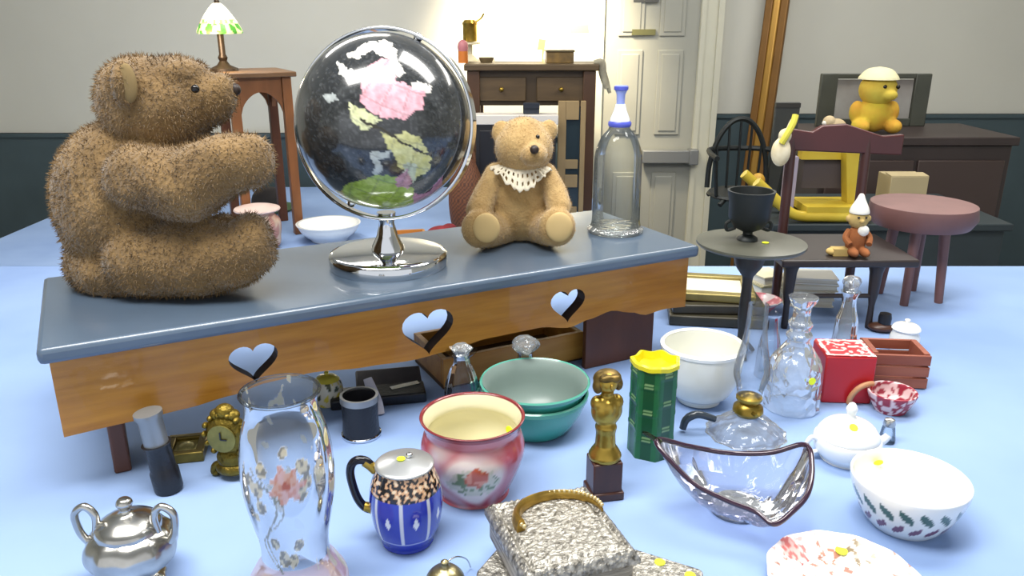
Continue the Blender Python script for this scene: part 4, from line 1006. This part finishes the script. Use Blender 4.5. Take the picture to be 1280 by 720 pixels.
# yellow wooden sled
Y = 3.22; a0 = W(938, 225, Y); a1 = W(1080, 258, Y); hz = lambda q: H(q, Y)-cz_
pxX = lambda q: W(q, 240, Y).x
t = thing('toy_sleigh', 'yellow wooden toy sleigh with curved runners and dark seat panel', 'toy', (0, Y, cz_))
M_yel = mat('yellow painted wood', (190, 160, 40), .4, c2=(206, 184, 64), scale=8)
for sy in (-1, 1):
    pts = [(pxX(936), sy*.09, hz(222)), (pxX(955), sy*.09, hz(238)), (pxX(985), sy*.09, .034), (pxX(1025), sy*.09, .024), (pxX(1060), sy*.09, .024), (pxX(1080), sy*.09, .03)]
    obj('runner', tube(NB(), pts, .021, 10, smooth=5), M_yel, t)
obj('floor_board', Box(((pxX(1000)+pxX(1080))/2, 0, .05), (pxX(1080)-pxX(1000), .2, .03)), M_yel, t)
obj('seat_panel', Box(((pxX(1006)+pxX(1056))/2, .06, (hz(232)+hz(198))/2+.02), (pxX(1056)-pxX(1006), .03, .19)), mat('dark plum panel', (70, 62, 64), .6, var=.1), t)
obj('back_rail', Box(((pxX(1000)+pxX(1066))/2, .05, hz(193)), (pxX(1066)-pxX(1000), .05, .05)), M_yel, t)
bm = NB(); prism(bm, [(pxX(1048), hz(190)), (pxX(1064), hz(188)), (pxX(1066), .04), (pxX(1058), .04)], -.03, .03, RX); obj('side_panel', bm, M_yel, t)
obj('front_post', Box((pxX(985), 0, (hz(195)+.03)/2), (.04, .05, hz(195)-.03)), mat('lavender painted post', (160, 150, 166), .5), t, label='lavender front post')
p = Vector((pxX(1010), Y+.05, cz_+hz(193)+.0262)); obj('toy_ball', lathe([(0, 0), (.035, .0), (.045, .02), (.04, .04), (.02, .05), (0, .052)], 24, sub=2), mat('bright blue plastic', (50, 70, 150), .4), None, p, label='blue rounded cap lying on the sleigh back rail', cat='cap')
p = Vector((W(952, 215, 3.38).x, 3.385, cz_))
t = thing('wooden_duck', 'orange and yellow toy bird beside the sleigh front', 'toy', p)
bm = ell(NB(), (0, 0, .057), (.04, .028, .055)); ell(bm, (-.01, 0, .12), (.03, .026, .034)); obj('body', blob(bm, .004, 3), mat('orange yellow paint', (176, 112, 34), .5, c2=(196, 160, 50), scale=14), t)
obj('beak', tube(NB(), [(-.03, -.01, .12), (-.06, -.02, .112)], [.012, .003], 8), mat('deep orange', (170, 80, 24), .5), t)

# ------------------------------------------------------------------ dark cabinet, plush doll, framed print
kY = 4.0; kz = H(164, kY); kx0 = W(1030, 165, kY-.2).x
t = thing('side_cabinet', 'dark brown cabinet behind the toy sleigh at far right', 'cabinet', (kx0+.45, kY+.05, 0))
M_cab = mat('dark brown cabinet', (56, 46, 44), .5, var=.15, scale=6)
obj('cabinet_body', Box((0, 0, (kz-.04)/2), (.9, .5, kz-.04)), M_cab, t, bevel=.005); obj('cabinet_top', Box((0, 0, kz-.02), (.94, .54, .04)), M_cab, t, bevel=.005)
for sx in (-1, 1):
    d_ = obj('door', Box((sx*.215, -.258, (kz-.1)/2+.02), (.41, .016, kz-.16)), mat('brown cabinet door', (66, 52, 48), .5), t, bevel=.004); obj('knob', ell(NB(), (sx*.04, -.275, kz*.5), (.014, .014, .014)), M_brass, d_)
p = Vector((W(1092, 160, kY-.08).x, kY-.06, kz)); s = S(1, p.y, kz+.15)
t = thing('plush_doll', 'yellow plush doll with pale cap sitting on the dark cabinet', 'soft toy', p)
bm = ell(NB(), (0, 0, s*23), (s*23, s*18, s*22)); plb = ((-s*20, -s*12, s*10), (s*20, -s*12, s*10))
for q in plb: ell(bm, q, (s*10, s*16, s*9))
ell(bm, (-s*22, 0, s*26), (s*9, s*9, s*14)); ell(bm, (s*22, 0, s*26), (s*9, s*9, s*14))
obj('body', blob(bm, .006, 3), mat('yellow green plush', (206, 186, 60), .9, c2=(206, 146, 50), scale=9), t)
bm = ell(NB(), (0, -s*2, s*54), (s*23, s*20, s*21)); ell(bm, (s*8, -s*18, s*48), (s*10, s*8, s*7)); obj('head', blob(bm, .006, 3), mat('golden plush', (212, 196, 80), .9, c2=(200, 160, 56), scale=8), t, label='golden yellow head with muzzle')
obj('cap', lathe([(s*24, s*66), (s*22, s*70), (s*14, s*78), (0, s*81)], 32, sub=3), mat('cream cap', (226, 220, 180), .8), t, label='pale cream cap')
for q in (0, 16): obj('eye', ell(NB(), (s*q, -s*20.5, s*58), (s*2.6, s*2, s*2.6)), M_eye, t)
p = Vector((W(1048, 150, kY-.16).x, kY-.14, kz)); s = S(1, p.y, kz)
bm = ell(NB(), (0, 0, s*10), (s*13, s*10, s*10.5)); ell(bm, (-s*9, 0, s*16), (s*8, s*8, s*8)); t = thing('plush_toy', 'small beige plush animal lying beside the yellow doll', 'soft toy', p); obj('body', blob(bm, .004, 2), mat('beige plush', (196, 176, 140), .9, var=.12, scale=20), t); obj('snout', ell(NB(), (-s*15, -s*2, s*15), (s*3.5, s*3.5, s*3)), mat('white plush', (232, 226, 214), .9), t)
# framed print behind
fx0, fx1 = W(1024, 120, kY+.2).x, W(1160, 120, kY+.2).x; ft = H(92, kY+.2)-kz
t = thing('framed_print', 'dark framed grey print standing on the cabinet behind the yellow doll', 'picture', ((fx0+fx1)/2, kY+.2, kz)); fw = fx1-fx0
bm = NB()
for c, s_ in (((-fw/2+.04, 0, ft/2), (.085, .03, ft)), ((fw/2-.04, 0, ft/2), (.08, .03, ft)), ((0, 0, ft-.012), (fw-.16, .03, .024)), ((0, 0, .02), (fw-.16, .03, .04))): box(bm, c, s_)
obj('frame', bm, mat('black green frame', (64, 66, 58), .5, var=.15), t, bevel=.004)
obj('print', Box((0, .006, ft/2), (fw-.165, .01, ft-.06)), mat('grey print', (164, 164, 160), .6, c2=(110, 98, 92), scale=3), t, label='blurred grey and brown print')
# beige carton & pink stool at right
p = Vector((W(1126, 240, 3.22).x, 3.22, cz_))
t = thing('carton', 'plain beige cardboard carton at the right edge beside the sleigh', 'box', p)
obj('carton_body', Box((0, 0, .09), (.15, .12, .18)), mat('beige card', (176, 160, 122), .8, var=.05), t, bevel=.002); obj('flap', Box((0, -.03, .183), (.15, .055, .004), rx=.1), mat('beige card', (176, 160, 122), .8), t)
p = G(1135, 372, TZ); Y = p.y; hz = lambda q: H(q, Y)-TZ
t = thing('doll_stool', 'dusky pink wooden doll stool at the far right of the table', 'stool', p)
M_pk = mat('dusky pink paint', (112, 78, 74), .5, var=.12, scale=14)
zs = hz(252); obj('seat', lathe([(0, zs-.05), (.10, zs-.05), (.112, zs-.03), (.108, zs-.004), (0, zs)], 40), M_pk, t)
for k in range(4):
    a = k*PI/2+.6+PI/8; obj('leg', tube(NB(), [(.05*math.cos(a), .05*math.sin(a), zs-.045), (.062*math.cos(a), .062*math.sin(a), 0)], [.012, .009], 10), M_pk, t)

# ------------------------------------------------------------------ gilt moulding leaning on the wall
a_ = W(957, 200, WY-.25); b_ = W(978, -25, WY-.07)
a_ = Vector((W(951, 330, WY-.3).x, WY-.3, .0)); a_.x = W(947, 210, WY-.3).x-.05
b_ = Vector((b_.x+.01, WY-.07, 2.4)); L = (b_-a_).length
t = thing('gilt_moulding', 'tall gilded frame moulding leaning against the pale wall', 'moulding', a_)
dirv = (b_-a_).normalized(); rotq = dirv.to_track_quat('Z', 'Y').to_euler()
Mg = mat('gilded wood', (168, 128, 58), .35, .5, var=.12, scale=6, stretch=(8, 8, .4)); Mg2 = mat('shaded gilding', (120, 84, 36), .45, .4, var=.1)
obj('ridge', Box((0, 0, L/2), (.05, .06, L)), Mg, t, rot=rotq, bevel=.012)
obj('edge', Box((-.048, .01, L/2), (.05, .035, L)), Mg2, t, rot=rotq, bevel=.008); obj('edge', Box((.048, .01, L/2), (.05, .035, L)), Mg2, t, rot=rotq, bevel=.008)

# ------------------------------------------------------------------ rear table: lamp table, lamp
def at_rear(px, py): return G(px, py, RZ)+Vector((0, 0, .001))
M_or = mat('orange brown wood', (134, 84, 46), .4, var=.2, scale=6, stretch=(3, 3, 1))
rp = at_rear(358, 303); Y = rp.y; s = S(1, Y, 1.2)
zt_ = H(92, Y)-RZ
t = thing('lamp_table', 'square orange-brown side table under the stained glass lamp', 'table', (W(293, 95, Y).x, Y+.26, RZ), .5)
wt = .34
obj('tabletop', Box((0, 0, zt_-.012), (wt, .42, .024)), mat('brown table top', (112, 82, 54), .4, var=.15, scale=6), t, bevel=.004)
for sx in (-1, 1):
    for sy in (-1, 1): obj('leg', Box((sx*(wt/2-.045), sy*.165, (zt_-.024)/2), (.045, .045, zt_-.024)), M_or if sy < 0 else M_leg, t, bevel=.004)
def arch(w):
    n = 20; return [(-w/2, -.15)]+[(-w/2+w*i/n, -.15+.09*math.sin(PI*i/n)**.6) for i in range(n+1)]+[(w/2, -.15), (w/2, 0), (-w/2, 0)]
def arch_poly(w):
    n = 20; return [(-w/2+w*i/n, -.17+.10*math.sin(PI*i/n)**.6) for i in range(n+1)]+[(w/2, 0), (-w/2, 0)]
for sy in (-1, 1): obj('apron', prism(NB(), arch_poly(wt-.14), -.01, .01, Matrix.Translation((0, sy*.165, zt_-.024)) @ RX), M_or, t, smooth=False)
for sx in (-1, 1): obj('apron', prism(NB(), arch_poly(.285), -.01, .01, Matrix.Translation((sx*(wt/2-.045), 0, zt_-.024)) @ Matrix.Rotation(PI/2, 4, 'Z') @ RX), M_or, t, smooth=False)
lp = Vector((W(280, 86, Y+.22).x, Y+.22, RZ+zt_)); hz = lambda q: H(q, lp.y)-lp.z; s = S(1, lp.y, lp.z+.1)
t = thing('stained_glass_lamp', 'small lit table lamp with green edged stained glass shade', 'lamp', lp)
obj('base', lathe([(0, 0), (s*18, 0), (s*17, s*3), (s*8, s*7), (s*4.5, s*12), (s*6, s*16), (s*4, s*20), (s*4, hz(36)), (0, hz(36))], 32), mat('dark bronze base', (62, 48, 34), .4, .5), t)
zs0, zs1 = hz(42), hz(6)
def sc(th, z, r, q):
    f = (z-zs0)/(zs1-zs0); k = noise.noise(Vector((math.cos(th)*4, math.sin(th)*4, z*26)))
    if f < .36: return (70, 140, 48) if k > -.1 else (216, 214, 150)
    if f < .52: return (216, 150, 70) if k > .15 else ((130, 176, 96) if k < -.2 else (250, 240, 210))
    return (255, 246, 226)
obj('lamp_shade', lathe([(s*27, zs0), (s*27, zs0+s*4), (s*21, zs0+(zs1-zs0)*.45), (s*13, zs0+(zs1-zs0)*.8), (s*7, zs1), (s*4, zs1+s*2)], 96, sub=10, col=sc), vcol('lit stained glass', .3, emit=.9), t, label='stained glass dome shade, green leafy edge and glowing white crown')
obj('finial', lathe([(0, zs1), (s*3.5, zs1+s*1), (s*3, zs1+s*5), (0, zs1+s*9)], 16), mat('dark bronze base', (62, 48, 34), .4, .5), t)
bl_ = bpy.data.lights.new('bulb', 'POINT'); bl_.energy = 5; bl_.color = (1, .82, .6); bl_.shadow_soft_size = .05
bo = bpy.data.objects.new('bulb', bl_); C.objects.link(bo); bo.location = (lp.x, lp.y-.16, lp.z+zs0-.02)

# desk
dY = 4.55; dz = H(80, dY); dxa, dxb = W(580, 80, dY).x, W(749, 80, dY).x
t = thing('writing_desk', 'dark brown wooden desk with drawers under the bright wall', 'desk', ((dxa+dxb)/2, dY+.28, RZ)); w_ = dxb-dxa; h_ = dz-RZ
M_dsk = mat('dark oak', (86, 68, 44), .45, var=.2, scale=5, stretch=(1, 4, 6)); M_dsk2 = mat('dark oak shade', (70, 54, 34), .5, var=.2, scale=6)
obj('desk_top', Box((0, 0, h_-.018), (w_, .6, .036)), M_dsk, t, bevel=.006)
obj('carcass', Box((0, .01, h_-.036-.095), (w_-.1, .52, .19)), M_dsk2, t, bevel=.003)
for sx in (-1, 1):
    d_ = obj('drawer', Box((sx*(w_/4-.02), -.258, h_-.036-.1), (w_/2-.1, .02, .13)), M_dsk, t, bevel=.004)
    obj('knob', ell(NB(), (sx*(w_/4-.02), -.28, h_-.136), (.013, .013, .013)), M_brass, d_)
for sx in (-1, 1):
    for sy in (-1, 1):
        obj('leg', box(NB(), (sx*(w_/2-.05), sy*.25, (h_-.036)/2), (.07, .07, h_-.036)), mat('desk leg wood', (78, 52, 32), .45, var=.15), t, bevel=.005)
top = dz
def on_desk(px, dy=.0): return Vector((W(px, 78, dY+.2+dy).x, dY+.2+dy, top))
s = S(1, dY+.2, top)
t = thing('brass_lantern', 'small brass lantern with handle at the left of the desk', 'lantern', on_desk(588, .12))
zoff = s*20
obj('base', lathe([(0, 0), (s*9, 0), (s*8, s*4), (s*3, s*8), (s*3, s*20), (s*13, s*21), (s*13, s*23), (0, s*24)], 24), mat('pale card cone', (214, 206, 176), .6), t)
obj('lantern_body', lathe([(0, s*24), (s*9, s*24), (s*9, s*44), (s*10, s*46), (s*7, s*50), (0, s*51)], 24), M_brass, t)
obj('handle', tube(NB(), [(s*6, 0, s*47), (s*14, 0, s*52), (s*18, 0, s*58)], s*1.2, 8, smooth=4), M_brass, t)
t = thing('candle', 'pink and orange candle standing at the left end of the desk', 'candle', on_desk(579, -.08))
obj('lower', lathe([(0, 0), (s*6, 0), (s*6, s*14), (0, s*14)], 20), mat('orange wax', (206, 118, 44), .5), t, label='orange lower half'); obj('upper', lathe([(0, s*14), (s*6, s*14), (s*6, s*23), (s*2, s*27), (0, s*27)], 20, sub=2), mat('pink wax', (186, 116, 122), .5), t, label='pink upper half')
p = on_desk(608, -.02); t = thing('soap_dish', 'low dark bowl on the desk beside the brass lantern', 'dish', p); obj('bowl', lathe([(0, 0), (s*7, 0), (s*10, s*6), (s*8, s*6), (s*6, s*2), (0, s*2)], 28), mat('brown glaze', (128, 112, 82), .4), t)
p = on_desk(699, -.06); t = thing('trinket_box', 'small brown and gold wooden box at the right of the desk', 'box', p, .05)
obj('box_body', Box((0, 0, s*6.5), (s*33, s*24, s*13)), mat('brown gold box', (140, 110, 54), .4, c2=(88, 70, 40), scale=18), t, bevel=.003); obj('lid', Box((0, 0, s*14.2), (s*35, s*26, s*2.4)), mat('dark box lid', (86, 74, 46), .4), t, bevel=.002)
def paper(px, w, h, tilt, lab, c_, dy=.0, lean=.25):
    p = on_desk(px, dy); bm = Box((0, 0, s*h/2), (s*w, .004, s*h), ry=tilt)
    low = min(v.co.z for v in bm.verts)
    for v in bm.verts: v.co.z -= low; v.co.y += v.co.z*lean
    o = obj('card', bm, mat('card %s' % (c_,), c_, .8, var=.03), None, p, smooth=False, label=lab, cat='card'); return o
paper(648, 60, 14, 0, 'wide white card propped low along the desk', (236, 232, 222), .1)
paper(729, 30, 34, .0, 'white card leaning against the wall at right of the desk', (240, 238, 226), .1)
paper(676, 9, 26, .15, 'small yellow card standing left of the gold box', (228, 226, 90), .16)
paper(726, 24, 42, -.12, 'yellow paper sheet standing behind the white card', (236, 232, 120), .2)
# cloth gloves on desk corner
p = Vector((dxb+.006, dY+.02, top)); s = S(1, dY, top)
bm = tube(NB(), [(-s*8, 0, s*2), (s*1.5, -.004, s*1.5), (s*3.5, -.004, -s*10), (s*6, 0, -s*20), (s*10, 0, -s*30)], [s*2, s*5, s*5, s*4, s*3], 12, flat=.5, smooth=5)
tube(bm, [(s*2, .01, s*1), (s*5, .01, -s*10), (s*10, .01, -s*24), (s*14, .01, -s*36)], [s*3, s*4, s*3.4, s*2], 10, flat=.5, smooth=5)
obj('gloves', bm, mat('pale worn fabric', (190, 184, 160), .9, c2=(120, 112, 100), scale=12), None, p, label='pale cloth gloves hanging over the right desk corner', cat='gloves')
# white-topped cabinet in front
wY = 4.24; zt_ = H(144, wY); xa, xb = W(592, 150, wY).x, W(698, 150, wY).x
t = thing('cabinet', 'dark cabinet with white top in front of the desk, behind the small bear', 'cabinet', ((xa+xb)/2, wY+.06, RZ)); hh = zt_-RZ
obj('cabinet_body', Box((0, 0, (hh-.05)/2), (xb-xa-.02, .10, hh-.05)), mat('black cabinet', (34, 34, 38), .5, var=.1), t, bevel=.003)
obj('white_top', Box((0, 0, hh-.025), (xb-xa, .12, .05)), mat('white laminate', (226, 220, 212), .4), t, bevel=.004, label='white top slab')
obj('door', Box((0, -.055, (hh-.05)/2), (xb-xa-.06, .012, hh-.11)), mat('black door', (28, 28, 34), .45), t, bevel=.003)
p = Vector((W(664, 140, wY+.06).x, wY+.07, zt_)); t = thing('camera_case', 'small dark blue case on the white-topped cabinet', 'case', p); obj('case_body', Box((0, 0, .028), (.085, .06, .056)), mat('navy case', (40, 48, 60), .5), t, bevel=.006); obj('flap', Box((0, -.032, .044), (.087, .006, .03)), mat('navy case flap', (34, 40, 52), .5), t, bevel=.002)
# pale wood frame under desk
fY = 4.40; xa, xb = W(697, 180, fY).x, W(731, 180, fY).x; zb, zt_ = RZ, H(126, fY)
t = thing('mirror_frame', 'pale wooden frame with dark glass standing below the right of the desk', 'mirror', ((xa+xb)/2, fY, RZ)); w_ = xb-xa; hh = zt_-zb
zm = H(205, fY)-RZ; zm2 = H(150, fY)-RZ
bm = Box((-w_/2+.022, 0, hh/2), (.044, .03, hh)); box(bm, (w_/2-.014, 0, hh/2), (.028, .03, hh)); box(bm, (0, 0, (zm+.0)), (w_-.073, .03, .05)); box(bm, (0, 0, hh-.05), (w_-.073, .03, .10)); box(bm, (0, 0, H(226, fY)-RZ), (w_-.073, .03, .07)); box(bm, (0, 0, .03), (w_-.073, .03, .06))
obj('frame', bm, mat('pale ash wood', (156, 132, 92), .5, var=.1, scale=6), t, bevel=.003); obj('glass_panel', Box((0, .006, hh/2), (w_-.05, .01, hh-.06)), mat('dark teal glass', (44, 56, 60), .15), t)
# things on the rear table seen past the bench
p = at_rear(412, 300); s = S(1, p.y, RZ); t = thing('wash_basin', 'large white china basin on the rear table left of the globe base', 'bowl', p)
obj('basin', lathe(hollow([(s*20, 0), (s*24, s*3), (s*34, s*12), (s*38, s*21)], .008), 48, sub=3), M_white, t); obj('rim', lathe([(s*36, s*20.5), (s*39, s*20.5), (s*39.5, s*22), (s*36.5, s*22)], 48), M_white, t)
p = at_rear(326, 308); s = S(1, p.y, RZ)
t = thing('pink_jar', 'pink and cream china jar on the rear table past the big bear paw', 'jar', p)
obj('jar_body', lathe([(0, 0), (s*22, 0), (s*26, s*14), (s*27, s*32), (s*20, s*41), (s*23, s*45)], 48, sub=5, col=lambda th, z, r, q: (206, 180, 160) if noise.noise(Vector((math.cos(th)*3, math.sin(th)*3, z*16))) < .1 else (190, 140, 130)), vcol('pink china', .25), t)
obj('rim', lathe([(s*23, s*45), (s*27, s*46), (s*27, s*49), (s*16, s*52), (s*8, s*53), (0, s*53)], 48, sub=2), mat('pale pink glaze', (218, 192, 184), .25), t)
p = at_rear(584, 288); s = S(1, p.y, RZ)
t = thing('wicker_basket', 'reddish brown woven basket between the globe and small bear', 'basket', p)
def wk(th, z, r, q): return (124, 76, 46) if (math.sin(th*26)*math.sin(z/s*1.1) > 0) else (82, 50, 36)
obj('basket_body', lathe([(0, 0), (s*16, 0), (s*22, s*30), (s*20, s*60), (s*12, s*84), (s*10, s*90)], 120, sub=12, col=wk), vcol('woven cane', .7, bump=.4), t)
obj('handle', tube(NB(), [(-s*10, 0, s*86), (-s*8, 0, s*98), (0, 0, s*102), (s*8, 0, s*98), (s*10, 0, s*86)], s*2.2, 8, smooth=4), mat('brown cane', (110, 70, 44), .6), t)
p = at_rear(553, 300); s = S(1, p.y, RZ)
bm = ell(NB(), (0, 0, s*9), (s*19, s*14, s*9)); ell(bm, (s*9, 0, s*13), (s*10, s*10, s*8)); ell(bm, (-s*10, -s*3, s*7), (s*12, s*10, s*7)); bm = blob(bm, .006, 2)
t = thing('red_pouch', 'crumpled red cloth pouch on the rear table right of the globe', 'pouch', p); obj('pouch_body', bm, mat('red cloth', (146, 34, 44), .8, c2=(90, 26, 34), scale=14), t); obj('drawstring', tube(NB(), [(-s*14, -s*10, s*8), (-s*4, -s*16, s*10), (s*8, -s*12, s*12)], s*1.2, 6, smooth=4), mat('black cord', (30, 26, 26), .7), t)
p = at_rear(508, 300); s = S(1, p.y, RZ)
t = thing('wooden_tray', 'flat orange wooden tray on the rear table behind the globe base', 'tray', p, .2); obj('tray_floor', Box((0, 0, .006), (s*46, s*40, .012)), mat('orange wood', (190, 130, 60), .5, var=.1), t, bevel=.002)
bm = NB(); 
for sx, sy in ((0, 1), (0, -1)): box(bm, (0, sy*s*20, .016), (s*46, .012, .03))
for sx in (-1, 1): box(bm, (sx*s*23, 0, .016), (.012, s*40, .03))
obj('tray_sides', bm, mat('orange wood', (190, 130, 60), .5), t)
p = at_rear(345, 262); s = S(1, p.y, RZ)
t = thing('green_cap', 'dark green and black soft hat beneath the lamp table', 'hat', (p.x-.04, p.y-.0, RZ+.002)); obj('crown', lathe([(0, 0), (s*18, 0), (s*20, s*14), (s*12, s*26), (0, s*28)], 32, sub=3), mat('black felt', (44, 40, 40), .9, var=.2), t); obj('brim', lathe([(s*17, s*.5), (s*32, s*1), (s*33, s*3), (s*18, s*4)], 40), mat('green felt', (70, 92, 62), .9, var=.15), t)

# ------------------------------------------------------------------ lights
def area(name, loc, size, e, rot=(0, 0, 0), col=(1, 1, 1), sy=None):
    l = bpy.data.lights.new(name, 'AREA'); l.energy = e; l.size = size; l.color = col
    if sy: l.shape = 'RECTANGLE'; l.size_y = sy
    o = bpy.data.objects.new(name, l); C.objects.link(o); o.location = loc; o.rotation_euler = rot; return o
area('ceiling_light_front', (-.5, .6, 3.05), 1.6, 62, col=(1, .98, .94), sy=.6)
area('ceiling_light_mid', (.9, 1.6, 3.05), 1.4, 42, col=(1, .98, .94), sy=.6)
area('ceiling_light_rear', (-1.2, 3.6, 3.05), 1.6, 50, col=(1, .97, .9), sy=.6)
area('ceiling_light_rear_right', (1.8, 3.6, 3.05), 1.6, 34, col=(1, .97, .9), sy=.6)
# warm picture light above the desk washing the wall
sl = bpy.data.lights.new('wall_lamp', 'SPOT'); sl.energy = 420; sl.color = (1, .86, .62); sl.spot_size = math.radians(80); sl.spot_blend = .8; sl.shadow_soft_size = .12
so = bpy.data.objects.new('wall_lamp', sl); C.objects.link(so); so.location = (.18, 4.75, 2.5); so.rotation_euler = (math.radians(38), 0, 0)
w = bpy.data.worlds.new('world'); bpy.context.scene.world = w; w.use_nodes = True
w.node_tree.nodes['Background'].inputs[0].default_value = (.93, .96, 1, 1); w.node_tree.nodes['Background'].inputs[1].default_value = 1.0
vs = bpy.context.scene.view_settings; vs.view_transform = 'Standard'; vs.look = 'None'; vs.exposure = 0
